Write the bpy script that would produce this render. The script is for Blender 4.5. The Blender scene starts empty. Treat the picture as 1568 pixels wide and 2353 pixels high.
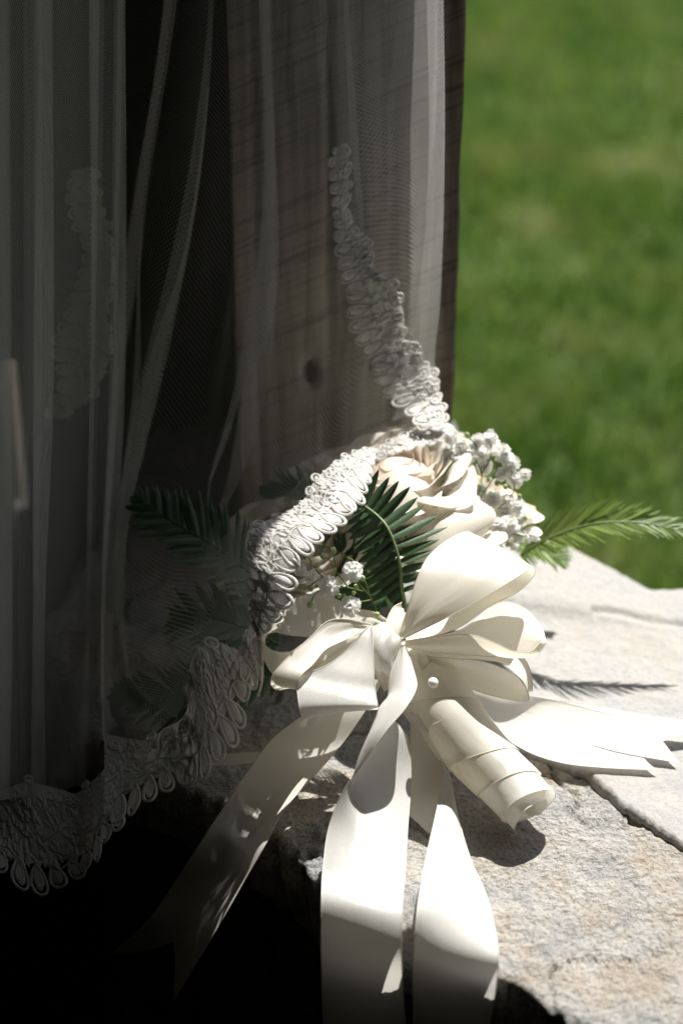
import bpy, math, random
import numpy as np
from mathutils import Vector, Matrix
random.seed(7); rng = np.random.default_rng(11)
R = math.radians

# ------------------------------------------------------------------ camera, sky, sun, exposure
sc = bpy.context.scene
PITCH = 30.0; CAM = np.array([0.0, -0.973, 0.740])
cam = bpy.data.cameras.new('camera'); camo = bpy.data.objects.new('camera', cam)
sc.collection.objects.link(camo); sc.camera = camo
camo.location = CAM; camo.rotation_euler = (R(90 - PITCH), 0, 0)
cam.sensor_fit = 'VERTICAL'; cam.sensor_height = 36; cam.sensor_width = 24; cam.lens = 70
cam.clip_start = 0.05; cam.clip_end = 1000
cam.dof.use_dof = True; cam.dof.focus_distance = 1.165; cam.dof.aperture_fstop = 4.0
SUN_EL, SUN_AZ = 60.0, 24.5            # azimuth measured from +Y (behind the post) towards +X
w = bpy.data.worlds.new('World'); sc.world = w; w.use_nodes = True
nt = w.node_tree; bg = nt.nodes['Background']
sky = nt.nodes.new('ShaderNodeTexSky'); sky.sky_type = 'NISHITA'; sky.sun_disc = False
sky.sun_elevation = R(SUN_EL); sky.sun_rotation = R(SUN_AZ)
hs = nt.nodes.new('ShaderNodeHueSaturation'); hs.inputs['Saturation'].default_value = .45      # thin summer haze: a paler sky
nt.links.new(sky.outputs[0], hs.inputs['Color']); nt.links.new(hs.outputs[0], bg.inputs[0]); bg.inputs[1].default_value = 0.075
sl = bpy.data.lights.new('sun', 'SUN'); sl.energy = 4.6; sl.angle = R(0.53); sl.color = (1, 0.968, 0.915)
so = bpy.data.objects.new('sun', sl); sc.collection.objects.link(so)
sd = Vector((math.sin(R(SUN_AZ)) * math.cos(R(SUN_EL)), math.cos(R(SUN_AZ)) * math.cos(R(SUN_EL)), math.sin(R(SUN_EL))))
so.rotation_euler = sd.to_track_quat('Z', 'Y').to_euler(); so.location = sd * 6
sc.view_settings.view_transform = 'Standard'; sc.view_settings.look = 'None'
sc.view_settings.exposure = 1.05; sc.view_settings.gamma = 1.0; sc.view_settings.use_curve_mapping = False
sc.render.engine = 'CYCLES'
sc.cycles.transparent_max_bounces = 32; sc.cycles.max_bounces = 8; sc.cycles.diffuse_bounces = 4
sc.cycles.transmission_bounces = 6; sc.cycles.caustics_reflective = False; sc.cycles.caustics_refractive = False
sc.cycles.use_denoising = True

# ------------------------------------------------------------------ measuring helpers
# photograph measured at 1568 x 2352; these turn a measured point plus a distance into a place
F = 70 / 36 * 2352
FW = np.array([0, math.cos(R(PITCH)), -math.sin(R(PITCH))]); UPV = np.array([0, math.sin(R(PITCH)), math.cos(R(PITCH))])
T0 = 1.17
def ray(x, y): return FW + np.array([(x - 784) / F, 0, 0]) + UPV * (1176 - y) / F
def W(x, y, d=0.0): return CAM + ray(x, y) * (T0 - d / 100)        # d: cm nearer than the bow's knot
def Wz(x, y, z): r = ray(x, y); return CAM + r * ((z - CAM[2]) / r[2])
def Wy(x, y, Y): r = ray(x, y); return CAM + r * ((Y - CAM[1]) / r[1])
def c2(x, y): return (672 + x * .4286, 907 + y * .4286)
def c4(x, y): return (571 + x * .4714, 1176 + y * .4714)

def spline(P, n, t=None):
    P = np.asarray(P, float); k = len(P)
    if k == 1: return np.repeat(P, n, 0)
    if t is None:
        d = np.linalg.norm((P[1:] - P[:-1]).reshape(k - 1, -1), axis=1); d = np.maximum(d, 1e-6) ** .75
        t = np.concatenate([[0], np.cumsum(d)])
    h = np.diff(t); s = (P[1:] - P[:-1]) / h.reshape((-1,) + (1,) * (P.ndim - 1))
    m = np.empty_like(P); m[0] = s[0]; m[-1] = s[-1]
    for i in range(1, k - 1): m[i] = (s[i] * h[i - 1] + s[i - 1] * h[i]) / (h[i] + h[i - 1])
    q = np.linspace(t[0], t[-1], n); out = np.empty((n,) + P.shape[1:])
    for j, x in enumerate(q):
        i = min(max(np.searchsorted(t, x) - 1, 0), k - 2); u = (x - t[i]) / h[i]
        a, b = 2 * u**3 - 3 * u**2 + 1, u**3 - 2 * u**2 + u; c, e = -2 * u**3 + 3 * u**2, u**3 - u**2
        out[j] = a * P[i] + b * h[i] * m[i] + c * P[i + 1] + e * h[i] * m[i + 1]
    return out
def resample(P, n):
    P = np.asarray(P, float); d = np.r_[0, np.cumsum(np.linalg.norm(np.diff(P, axis=0), axis=1))]
    q = np.linspace(0, d[-1], n); return np.stack([np.interp(q, d, P[:, i]) for i in range(P.shape[1])], 1)

def _hash(ix, iy, s): 
    v = np.sin(ix * 127.1 + iy * 311.7 + s * 74.7) * 43758.5453; return v - np.floor(v)
def vnoise(x, y, s=0):
    ix, iy = np.floor(x), np.floor(y); fx, fy = x - ix, y - iy; fx = fx * fx * (3 - 2 * fx); fy = fy * fy * (3 - 2 * fy)
    a, b, c, d = _hash(ix, iy, s), _hash(ix + 1, iy, s), _hash(ix, iy + 1, s), _hash(ix + 1, iy + 1, s)
    return (a * (1 - fx) + b * fx) * (1 - fy) + (c * (1 - fx) + d * fx) * fy
def fbm(x, y, o=5, s=0):
    r = 0; a = .5
    for i in range(o): r = r + a * vnoise(x * 2**i, y * 2**i, s + i); a *= .5
    return r

# ------------------------------------------------------------------ scene helpers
COL = sc.collection
def mesh(name, V, Fc, mat, uv=None, smooth=True):
    me = bpy.data.meshes.new(name); V = np.asarray(V, np.float32)
    if isinstance(Fc, np.ndarray):
        nf, k = Fc.shape; me.vertices.add(len(V)); me.vertices.foreach_set('co', V.ravel())
        me.loops.add(nf * k); me.loops.foreach_set('vertex_index', Fc.astype(np.int32).ravel())
        me.polygons.add(nf); me.polygons.foreach_set('loop_start', np.arange(0, nf * k, k, dtype=np.int32))
        me.update(calc_edges=True)
    else: me.from_pydata(V.tolist(), [], Fc); me.update()
    if uv is not None:
        lay = me.uv_layers.new(name='UVMap'); vi = np.empty(len(me.loops), np.int32); me.loops.foreach_get('vertex_index', vi)
        lay.data.foreach_set('uv', np.asarray(uv, np.float32)[vi].ravel())
    if smooth: me.polygons.foreach_set('use_smooth', np.ones(len(me.polygons), bool))
    if mat: me.materials.append(mat)
    return me
def obj(name, me, parent=None, loc=None, **kw):
    o = bpy.data.objects.new(name, me); COL.objects.link(o)
    if parent is not None:
        o.parent = parent
        if parent.type == 'EMPTY' and parent.parent is None: o.location = -parent.location
    if loc is not None: o.location = loc
    for k, v in kw.items(): o[k] = v
    return o
def thing(name, loc, **kw):
    o = bpy.data.objects.new(name, None); COL.objects.link(o); o.location = loc; o.empty_display_size = .05
    for k, v in kw.items(): o[k] = v
    return o
def gridfaces(nr, nc, close=False, off=0):
    i = np.arange(nr - 1)[:, None]; j = np.arange(nc if close else nc - 1)[None, :]; j2 = (j + 1) % nc
    return (np.stack([i * nc + j + 0 * i, i * nc + j2 + 0 * i, (i + 1) * nc + j2, (i + 1) * nc + j], -1).reshape(-1, 4) + off)
class Bag:
    def __init__(s): s.V = []; s.F = []; s.U = []; s.n = 0
    def add(s, V, Fc, U=None):
        V = np.asarray(V, float); s.V.append(V); s.F.append(np.asarray(Fc) + s.n); s.U.append(np.zeros((len(V), 2)) if U is None else U); s.n += len(V)
    def mesh(s, name, mat, smooth=True): return mesh(name, np.concatenate(s.V), np.concatenate(s.F), mat, np.concatenate(s.U), smooth)
    def tube(s, P, r, k=6, closed=False, flat=1):
        P = np.asarray(P, float); n = len(P); r = np.broadcast_to(np.asarray(r, float), (n,))
        T = (np.roll(P, -1, 0) - np.roll(P, 1, 0)) if closed else np.gradient(P, axis=0)
        T /= np.linalg.norm(T, axis=1)[:, None] + 1e-12
        up = np.array([0, -.5, .86]); A = np.cross(T, up); A /= np.linalg.norm(A, axis=1)[:, None] + 1e-9; B = np.cross(T, A)
        th = np.linspace(0, 2 * np.pi, k, endpoint=False)
        V = P[:, None] + r[:, None, None] * (np.cos(th)[None, :, None] * A[:, None] + np.sin(th)[None, :, None] * B[:, None])
        if flat != 1:                                              # an oval thread lying flat in the cloth
            q = CAM - P.mean(0); q /= np.linalg.norm(q); dv = V - P[:, None]; V = V - (1 - flat) * (dv @ q)[..., None] * q
        if closed: V = np.concatenate([V, V[:1]]); n += 1
        s.add(V.reshape(-1, 3), gridfaces(n, k, True))
    def grid(s, G, uv=None, close=False):
        nr, nc = G.shape[:2]; s.add(G.reshape(-1, 3), gridfaces(nr, nc, close), None if uv is None else uv.reshape(-1, 2))

# ------------------------------------------------------------------ materials
def new_mat(name):
    m = bpy.data.materials.new(name); m.use_nodes = True; t = m.node_tree; t.nodes.clear()
    out = t.nodes.new('ShaderNodeOutputMaterial')
    def N(kind, **kw):
        n = t.nodes.new('ShaderNode' + kind)
        for k, v in kw.items():
            if k.startswith('i_'):
                key = k[2:]; key = int(key) if key.isdigit() else key.replace('_', ' '); n.inputs[key].default_value = v
            else: setattr(n, k, v)
        return n
    L = lambda a, b: t.links.new(a, b)
    return m, N, L, out
def ramp(N, stops, interp='LINEAR'):
    n = N('ValToRGB'); e = n.color_ramp.elements; n.color_ramp.interpolation = interp
    while len(e) < len(stops): e.new(.5)
    for el, (p, c) in zip(e, stops): el.position = p; el.color = (*c, 1) if len(c) == 3 else c
    return n
def math_(N, L, op, a, b=None):
    n = N('Math', operation=op)
    for i, v in enumerate((a, b)):
        if v is None: continue
        if isinstance(v, (int, float)): n.inputs[i].default_value = v
        else: L(v, n.inputs[i])
    return n.outputs[0]
def thin_mat(name, col, rough=.4, trans=.25, tcol=None, spec=.5, noise=None, weave=0, aniso=0, sheen=0, edge=None, bump=None):
    m, N, L, out = new_mat(name)
    p = N('BsdfPrincipled'); p.inputs['Base Color'].default_value = (*col, 1); p.inputs['Roughness'].default_value = rough
    p.inputs['Specular IOR Level'].default_value = spec; p.inputs['Anisotropic'].default_value = aniso
    p.inputs['Sheen Weight'].default_value = sheen
    tr = N('BsdfTranslucent'); tr.inputs[0].default_value = (*(tcol or col), 1)
    tc = N('TexCoord'); csrc = None
    if noise:
        nz = N('TexNoise', i_Scale=noise[0], i_Detail=5); L(tc.outputs['Object'], nz.inputs['Vector'])
        rp = ramp(N, [(.35, noise[1]), (.65, noise[2])]); L(nz.outputs[0], rp.inputs[0]); csrc = rp.outputs[0]
    if edge:                                                     # dry rim of a petal, by its own UV
        sx = N('SeparateXYZ'); L(tc.outputs['UV'], sx.inputs[0])
        nz2 = N('TexNoise', i_Scale=260, i_Detail=3); L(tc.outputs['Object'], nz2.inputs['Vector'])
        a = math_(N, L, 'ADD', sx.outputs[1], math_(N, L, 'MULTIPLY', math_(N, L, 'SUBTRACT', nz2.outputs[0], .5), .12))
        rp2 = ramp(N, [(edge[0], (0, 0, 0)), (edge[1], (1, 1, 1))]); L(a, rp2.inputs[0])
        mx = N('MixRGB'); L(rp2.outputs[0], mx.inputs[0]); mx.inputs[1].default_value = (*col, 1); mx.inputs[2].default_value = (*edge[2], 1)
        if csrc: L(csrc, mx.inputs[1])
        csrc = mx.outputs[0]
    if csrc: L(csrc, p.inputs['Base Color']); L(csrc, tr.inputs[0])
    if weave:
        sx = N('SeparateXYZ'); L(tc.outputs['UV'], sx.inputs[0])
        s1 = math_(N, L, 'SINE', math_(N, L, 'MULTIPLY', math_(N, L, 'ADD', sx.outputs[1], math_(N, L, 'MULTIPLY', sx.outputs[0], .35)), 2 * math.pi / .00085))
        s2 = math_(N, L, 'SINE', math_(N, L, 'MULTIPLY', sx.outputs[0], 2 * math.pi / .0011))
        nz = N('TexNoise', i_Scale=1400, i_Detail=2); L(tc.outputs['UV'], nz.inputs['Vector'])
        mpw = N('Mapping'); mpw.inputs['Scale'].default_value = (120, 30, 1); L(tc.outputs['UV'], mpw.inputs[0])
        nw = N('TexNoise', i_Scale=1, i_Detail=3); L(mpw.outputs[0], nw.inputs['Vector'])
        h = math_(N, L, 'ADD', math_(N, L, 'MULTIPLY', s1, .5), math_(N, L, 'ADD', math_(N, L, 'MULTIPLY', s2, .3), nz.outputs[0]))
        h = math_(N, L, 'ADD', h, math_(N, L, 'MULTIPLY', nw.outputs[0], 9))
        b = N('Bump', i_Strength=weave, i_Distance=.0001); L(h, b.inputs['Height']); L(b.outputs[0], p.inputs['Normal'])
    if bump:
        nz = N('TexNoise', i_Scale=bump[0], i_Detail=4); L(tc.outputs['Object'], nz.inputs['Vector'])
        b = N('Bump', i_Strength=bump[1], i_Distance=bump[2]); L(nz.outputs[0], b.inputs['Height']); L(b.outputs[0], p.inputs['Normal'])
    mx = N('MixShader', i_0=trans); L(p.outputs[0], mx.inputs[1]); L(tr.outputs[0], mx.inputs[2]); L(mx.outputs[0], out.inputs[0])
    return m
IVORY = (.85, .82, .75)
M_SATIN = thin_mat('ivory_satin', IVORY, .36, .40, (.93, .87, .72), .8, weave=.6, sheen=.15, aniso=.5)
M_SATIN_W = thin_mat('white_satin', (.79, .78, .75), .34, .36, (.93, .90, .82), .8, weave=.6, sheen=.15, aniso=.5)
M_SELV = thin_mat('ribbon_selvage', (.85, .82, .74), .6, .1)
M_PETAL = thin_mat('cream_petal', (.86, .80, .64), .5, .38, (.95, .82, .60), .3, noise=(30, (.85, .80, .70), (.87, .84, .77)), bump=(120, .25, .0008))
M_PETAL_D = thin_mat('cream_petal_dry_rim', (.86, .82, .73), .5, .38, (.95, .82, .60), .3, edge=(.955, 1.04, (.66, .42, .18)), bump=(120, .25, .0008))
M_PEACH = thin_mat('peach_petal', (.88, .72, .56), .5, .45, (.95, .76, .55), .3, noise=(26, (.90, .80, .69), (.90, .85, .77)), bump=(120, .25, .0008))
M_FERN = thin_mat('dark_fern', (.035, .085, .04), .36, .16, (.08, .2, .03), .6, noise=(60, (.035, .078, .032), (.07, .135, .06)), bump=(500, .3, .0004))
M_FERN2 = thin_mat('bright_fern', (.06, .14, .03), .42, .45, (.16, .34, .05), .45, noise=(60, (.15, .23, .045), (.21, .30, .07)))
M_STEM = thin_mat('green_stem', (.16, .24, .06), .5, .15, (.2, .3, .06))
M_RACH = thin_mat('fern_rachis', (.18, .26, .10), .5, .1)
M_BUD = thin_mat('green_bud', (.42, .5, .24), .5, .3, (.5, .6, .3))
M_FLORET = thin_mat('white_floret', (.94, .94, .93), .6, .58, (.96, .96, .92), .3)
M_LACE = thin_mat('lace_thread', (.92, .91, .885), .85, .42, (.95, .93, .90), .15, bump=(1700, .8, .0008))
M_PEARL = thin_mat('pearl', (.92, .9, .86), .35, .2, spec=.5)

def tulle_mat(name, p, wd, op, col=(.80, .79, .76)):
    m, N, L, out = new_mat(name); tc = N('TexCoord'); sx = N('SeparateXYZ'); L(tc.outputs['UV'], sx.inputs[0])
    def line(sign, k=.58):
        a = math_(N, L, 'ADD', math_(N, L, 'MULTIPLY', sx.outputs[0], 1 / p), math_(N, L, 'MULTIPLY', sx.outputs[1], sign * k / p))
        f = math_(N, L, 'ABSOLUTE', math_(N, L, 'SUBTRACT', math_(N, L, 'FRACT', a), .5))
        return math_(N, L, 'LESS_THAN', f, wd / 2)
    f = math_(N, L, 'MAXIMUM', line(1), line(-1))
    f = math_(N, L, 'MULTIPLY', f, op)
    d = N('BsdfDiffuse', i_Color=(*col, 1)); t = N('BsdfTranslucent', i_Color=(*col, 1)); mx = N('MixShader', i_0=.5)
    L(d.outputs[0], mx.inputs[1]); L(t.outputs[0], mx.inputs[2])
    tp = N('BsdfTransparent'); m2 = N('MixShader'); L(f, m2.inputs[0]); L(tp.outputs[0], m2.inputs[1]); L(mx.outputs[0], m2.inputs[2])
    L(m2.outputs[0], out.inputs[0]); return m
M_TULLE = tulle_mat('tulle_net', .0020, .165, .60)
M_NET = tulle_mat('lace_ground_net', .0012, .66, 1.0, (.88, .87, .84))

def stone_mat(name, pale, tan, grey, dark, rough=.75, scale=1, bs=.8, sp=.75, bd=.002):
    m, N, L, out = new_mat(name); p = N('BsdfPrincipled'); tc = N('TexCoord')
    n1 = N('TexNoise', i_Scale=14 * scale, i_Detail=8, i_Roughness=.65); L(tc.outputs['Object'], n1.inputs['Vector'])
    n2 = N('TexNoise', i_Scale=30 * scale, i_Detail=8, i_Roughness=.7, i_Distortion=.6); L(tc.outputs['Object'], n2.inputs['Vector'])
    n3 = N('TexNoise', i_Scale=420 * scale, i_Detail=4, i_Roughness=.7); L(tc.outputs['Object'], n3.inputs['Vector'])
    r1 = ramp(N, [(.36, grey), (.50, pale), (.62, tan)]); L(n1.outputs[0], r1.inputs[0])
    r2 = ramp(N, [(.34, (1, 1, 1)), (.46, (0, 0, 0))]); L(n2.outputs[0], r2.inputs[0])
    mx = N('MixRGB'); mx.inputs[2].default_value = (*grey, 1); L(r1.outputs[0], mx.inputs[1]); L(math_(N, L, 'MULTIPLY', r2.outputs[0], .7), mx.inputs[0])
    r3 = ramp(N, [(.36, dark), (.5, (1, 1, 1)), (.68, (1.0, 1.0, 1.0))]); L(n3.outputs[0], r3.inputs[0])
    mm = N('MixRGB', blend_type='MULTIPLY', i_0=sp); L(mx.outputs[0], mm.inputs[1]); L(r3.outputs[0], mm.inputs[2])
    L(mm.outputs[0], p.inputs['Base Color']); p.inputs['Roughness'].default_value = rough
    v = N('TexVoronoi', i_Scale=160 * scale); L(tc.outputs['Object'], v.inputs['Vector'])
    h = math_(N, L, 'ADD', n3.outputs[0], math_(N, L, 'ADD', math_(N, L, 'MULTIPLY', n2.outputs[0], 2.5), math_(N, L, 'MULTIPLY', v.outputs[0], .8)))
    b = N('Bump', i_Strength=bs, i_Distance=bd); L(h, b.inputs['Height']); L(b.outputs[0], p.inputs['Normal'])
    L(p.outputs[0], out.inputs[0]); return m
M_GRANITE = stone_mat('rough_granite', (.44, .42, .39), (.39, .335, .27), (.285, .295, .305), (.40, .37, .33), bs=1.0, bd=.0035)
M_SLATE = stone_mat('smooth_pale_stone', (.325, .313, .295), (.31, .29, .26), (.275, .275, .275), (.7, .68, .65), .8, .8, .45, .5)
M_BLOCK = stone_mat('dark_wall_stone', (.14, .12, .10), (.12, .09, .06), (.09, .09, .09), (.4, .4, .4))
def wood_mat(name, c1, c2_, c3, dark):
    m, N, L, out = new_mat(name); p = N('BsdfPrincipled', i_Roughness=.85); tc = N('TexCoord')
    mp = N('Mapping'); mp.inputs['Scale'].default_value = (34, 34, 1.6); L(tc.outputs['Object'], mp.inputs[0])
    n1 = N('TexNoise', i_Scale=2.2, i_Detail=7, i_Roughness=.65, i_Distortion=.8); L(mp.outputs[0], n1.inputs['Vector'])
    n2 = N('TexNoise', i_Scale=9, i_Detail=6); L(tc.outputs['Object'], n2.inputs['Vector'])
    mp2 = N('Mapping'); mp2.inputs['Rotation'].default_value = (0, R(24), 0); L(tc.outputs['Object'], mp2.inputs[0])
    mp3 = N('Mapping'); mp3.inputs['Scale'].default_value = (9, 9, 400); L(mp2.outputs[0], mp3.inputs[0])
    wv = N('TexNoise', i_Scale=1, i_Detail=4, i_Roughness=.6, i_Distortion=.4); L(mp3.outputs[0], wv.inputs['Vector'])
    r1 = ramp(N, [(.3, dark), (.45, c1), (.55, c2_), (.72, c3)]); L(n1.outputs[0], r1.inputs[0])
    r2 = ramp(N, [(.3, (.55, .52, .5)), (.65, (1.1, 1.05, 1))]); L(n2.outputs[0], r2.inputs[0])
    m1 = N('MixRGB', blend_type='MULTIPLY', i_0=.8); L(r1.outputs[0], m1.inputs[1]); L(r2.outputs[0], m1.inputs[2])
    r3 = ramp(N, [(.36, (.42, .41, .40)), (.47, (1, 1, 1))]); L(wv.outputs['Fac'], r3.inputs[0])
    m2 = N('MixRGB', blend_type='MULTIPLY', i_0=.8); L(m1.outputs[0], m2.inputs[1]); L(r3.outputs[0], m2.inputs[2])
    sxp = N('SeparateXYZ'); L(tc.outputs['Object'], sxp.inputs[0])      # shade along the right edge put into the wood colour, ragged by noise
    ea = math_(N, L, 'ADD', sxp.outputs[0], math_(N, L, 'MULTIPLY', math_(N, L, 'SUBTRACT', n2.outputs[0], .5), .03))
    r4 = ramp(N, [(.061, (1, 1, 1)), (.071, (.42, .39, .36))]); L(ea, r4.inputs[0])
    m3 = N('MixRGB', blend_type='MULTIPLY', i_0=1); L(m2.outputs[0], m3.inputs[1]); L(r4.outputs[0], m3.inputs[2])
    L(m3.outputs[0], p.inputs['Base Color'])
    h = math_(N, L, 'ADD', math_(N, L, 'MULTIPLY', n1.outputs[0], 1.5), math_(N, L, 'MULTIPLY', r3.outputs[0], .25))
    b = N('Bump', i_Strength=.7, i_Distance=.002); L(h, b.inputs['Height']); L(b.outputs[0], p.inputs['Normal'])
    L(p.outputs[0], out.inputs[0]); return m
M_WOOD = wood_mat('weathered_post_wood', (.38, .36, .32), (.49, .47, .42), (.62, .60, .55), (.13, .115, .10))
M_DARKWOOD = wood_mat('shade_black_boards', (.014, .012, .011), (.018, .016, .014), (.024, .02, .017), (.007, .006, .005))  # near black stands in for the shade left of the post
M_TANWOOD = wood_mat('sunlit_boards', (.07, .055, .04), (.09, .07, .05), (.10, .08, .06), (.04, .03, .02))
M_HOLE = thin_mat('knot_wood', (.09, .06, .042), .8, 0)

def plain(name, col, rough=.8, var=None, sc_=3):
    return thin_mat(name, col, rough, 0, noise=(sc_, var[0], var[1]) if var else None)

# ------------------------------------------------------------------ the setting: lawn, porch
m, N, L, out = new_mat('lawn_soil'); p = N('BsdfPrincipled', i_Roughness=.9); tc = N('TexCoord'); nz = N('TexNoise', i_Scale=1.3, i_Detail=8, i_Roughness=.7)
L(tc.outputs['Object'], nz.inputs['Vector']); rp = ramp(N, [(.35, (.04, .07, .012)), (.55, (.08, .12, .02)), (.7, (.13, .16, .035))]); L(nz.outputs[0], rp.inputs[0])
L(rp.outputs[0], p.inputs['Base Color']); L(p.outputs[0], out.inputs[0]); M_SOIL = m
GZ = -.95
me = mesh('lawn', [(-300, .55, GZ), (300, .55, GZ), (300, 600, GZ), (-300, 600, GZ)], np.array([[0, 1, 2, 3]]), M_SOIL, smooth=False)
obj('lawn', me, kind='structure', label='mown green lawn stretching away behind the stone')
m, N, L, out = new_mat('grass_blade'); p = N('BsdfPrincipled', i_Roughness=.45); tc = N('TexCoord'); tr = N('BsdfTranslucent')
nz = N('TexNoise', i_Scale=3.2, i_Detail=6, i_Roughness=.75); L(tc.outputs['Object'], nz.inputs['Vector'])
rp = ramp(N, [(.36, (.05, .115, .013)), (.48, (.105, .19, .024)), (.58, (.18, .24, .05)), (.68, (.36, .39, .17))]); L(nz.outputs[0], rp.inputs[0])
L(rp.outputs[0], p.inputs['Base Color']); L(rp.outputs[0], tr.inputs[0]); mx = N('MixShader', i_0=.35); L(p.outputs[0], mx.inputs[1]); L(tr.outputs[0], mx.inputs[2]); L(mx.outputs[0], out.inputs[0]); M_GRASS = m
n = 170000
gx = rng.uniform(-1.2, 3.0, n); gy = 1.0 + 6.4 * rng.random(n) ** 1.1
cl = fbm(gx * 3, gy * 3, 3, 5); keep = rng.random(n) < (.35 + 1.3 * cl); gx, gy = gx[keep], gy[keep]; n = len(gx)
hgt = (.035 + .04 * rng.random(n)) * (.6 + .9 * fbm(gx * 2, gy * 2, 3, 9)); an = rng.uniform(0, 2 * np.pi, n); wd = rng.uniform(.0022, .0042, n)
lean = rng.uniform(.2, 1.0, n) * hgt; la = rng.uniform(0, 2 * np.pi, n)
ax, ay = np.cos(an) * wd, np.sin(an) * wd; lx, ly = np.cos(la) * lean, np.sin(la) * lean
V = np.empty((n, 5, 3)); z0 = np.full(n, GZ)
V[:, 0] = np.stack([gx - ax, gy - ay, z0], 1); V[:, 1] = np.stack([gx + ax, gy + ay, z0], 1)
V[:, 2] = np.stack([gx + ax * .8 + lx * .35, gy + ay * .8 + ly * .35, z0 + hgt * .6], 1); V[:, 3] = np.stack([gx - ax * .8 + lx * .35, gy - ay * .8 + ly * .35, z0 + hgt * .6], 1)
V[:, 4] = np.stack([gx + lx, gy + ly, z0 + hgt], 1)
b = np.arange(n)[:, None] * 5
Ft = np.concatenate([b + [0, 1, 2], b + [0, 2, 3], b + [3, 2, 4]])
obj('grass', mesh('grass', V.reshape(-1, 3), Ft, M_GRASS, smooth=False), kind='stuff', label='short sunlit grass blades of the lawn, out of focus')
def box(b_, x0, x1, y0, y1, z0, z1):
    V = [(x, y, z) for z in (z0, z1) for y in (y0, y1) for x in (x0, x1)]
    b_.add(V, [[0, 2, 3, 1], [4, 5, 7, 6], [0, 1, 5, 4], [2, 6, 7, 3], [0, 4, 6, 2], [1, 3, 7, 5]])
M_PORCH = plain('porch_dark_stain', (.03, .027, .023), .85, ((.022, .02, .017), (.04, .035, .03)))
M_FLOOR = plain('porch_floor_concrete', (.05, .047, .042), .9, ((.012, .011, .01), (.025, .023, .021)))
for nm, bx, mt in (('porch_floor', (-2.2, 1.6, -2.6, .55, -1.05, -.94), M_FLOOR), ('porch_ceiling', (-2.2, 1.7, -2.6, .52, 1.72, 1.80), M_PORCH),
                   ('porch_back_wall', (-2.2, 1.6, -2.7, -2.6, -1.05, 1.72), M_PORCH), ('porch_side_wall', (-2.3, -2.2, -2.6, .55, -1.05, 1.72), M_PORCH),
                   ('porch_far_wall', (1.6, 1.7, -2.6, -.1, -1.05, 1.72), M_PORCH)):  # unseen right wall, its length set to hold back fill light
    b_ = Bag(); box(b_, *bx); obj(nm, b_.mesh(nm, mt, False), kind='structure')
# near-black board wall added as shade left of the post, each board a piece
bw = thing('added_board_wall', (-1.1, .47, -.94), label='added board wall, coloured near black as deep shade, left of the timber post', category='wall')
x = -2.18
while x < -.075:
    wdt = .118; x1 = min(x + wdt, -.078)
    if x1 - x < .02: break
    dy = rng.uniform(-.004, .004)
    if x < -.262 < x1:
        for (xa, xb, za, zb) in ((x, -.272, -.94, 1.72), (-.257, x1, -.94, 1.72), (-.272, -.257, .058, 1.72), (-.272, -.257, -.94, -.082)):
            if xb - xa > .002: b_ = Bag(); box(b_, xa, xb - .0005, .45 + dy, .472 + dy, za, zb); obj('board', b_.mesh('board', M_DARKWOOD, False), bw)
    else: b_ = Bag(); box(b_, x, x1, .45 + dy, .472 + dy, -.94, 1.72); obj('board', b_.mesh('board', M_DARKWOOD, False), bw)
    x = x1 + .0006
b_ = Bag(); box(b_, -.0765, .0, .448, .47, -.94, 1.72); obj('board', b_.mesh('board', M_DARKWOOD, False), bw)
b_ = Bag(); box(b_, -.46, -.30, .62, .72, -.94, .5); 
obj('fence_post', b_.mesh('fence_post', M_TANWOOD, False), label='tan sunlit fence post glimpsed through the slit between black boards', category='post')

# ------------------------------------------------------------------ stones
def stone_mesh(name, poly, cen, ztop, thick, mat, n_out=500, rings=60, amp=.004, fq=14, seed=0, jag=.006, side=.008, steps=None):
    P = resample(np.array(poly + [poly[0]], float), n_out + 1)[:-1]; cen = np.array(cen, float)
    D = P - cen; D /= np.linalg.norm(D, axis=1)[:, None]
    s = np.arange(n_out)
    nz_ = fbm(P[:, 0] * 40 + 50, P[:, 1] * 40 + 50, 4, seed) - .47 + .8 * (fbm(P[:, 0] * 9, P[:, 1] * 9, 2, seed + 3) - .38) + .5 * (vnoise(P[:, 0] * 230, P[:, 1] * 230, seed + 5) - .5)
    P = P + D * (nz_ * jag * 2)[:, None]
    rows = []
    for k in range(rings):
        f = 1 - (k / (rings - 1)) ** 1.0 * .999; Q = cen + (P - cen) * f
        z = ztop + amp * 2 * (fbm(Q[:, 0] * fq + 31, Q[:, 1] * fq + 17, 5, seed) - .48)
        z = z + amp * .8 * (fbm(Q[:, 0] * 70, Q[:, 1] * 70, 4, seed + 1) - .45)
        if steps is not None: z = z + steps(Q[:, 0], Q[:, 1])
        z = z - .0035 * max(0, 1 - k / 3.0) ** 2
        rows.append(np.c_[Q, z])
    srows = []
    for k in range(9, 0, -1):
        h = k / 9; zz = ztop - .006 - thick * h ** 1.1; a = np.arctan2(D[:, 1], D[:, 0])
        o = (fbm(s * .06 + 5, np.full(n_out, k * .7), 4, seed + 7) - .5) * side * 2 - .018 * h * h
        # keep the seam of the outline closed
        o = o * np.minimum(1, np.minimum(s, n_out - s) / 12)
        zz2 = zz + .004 * (fbm(s * .05, np.full(n_out, k * .5), 3, seed) - .5) * np.minimum(1, np.minimum(s, n_out - s) / 12)
        srows.append(np.c_[P + D * o[:, None], zz2])
    G = np.array(srows + rows); b = Bag(); b.grid(G, close=True)
    top = G[0].mean(0)
    return b.mesh(name, mat)
pil = thing('stone_pillar', (.05, .05, -.94), label='rough granite pillar with flat cap stones that carries the bouquet and the post', category='stone pillar')
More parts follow.
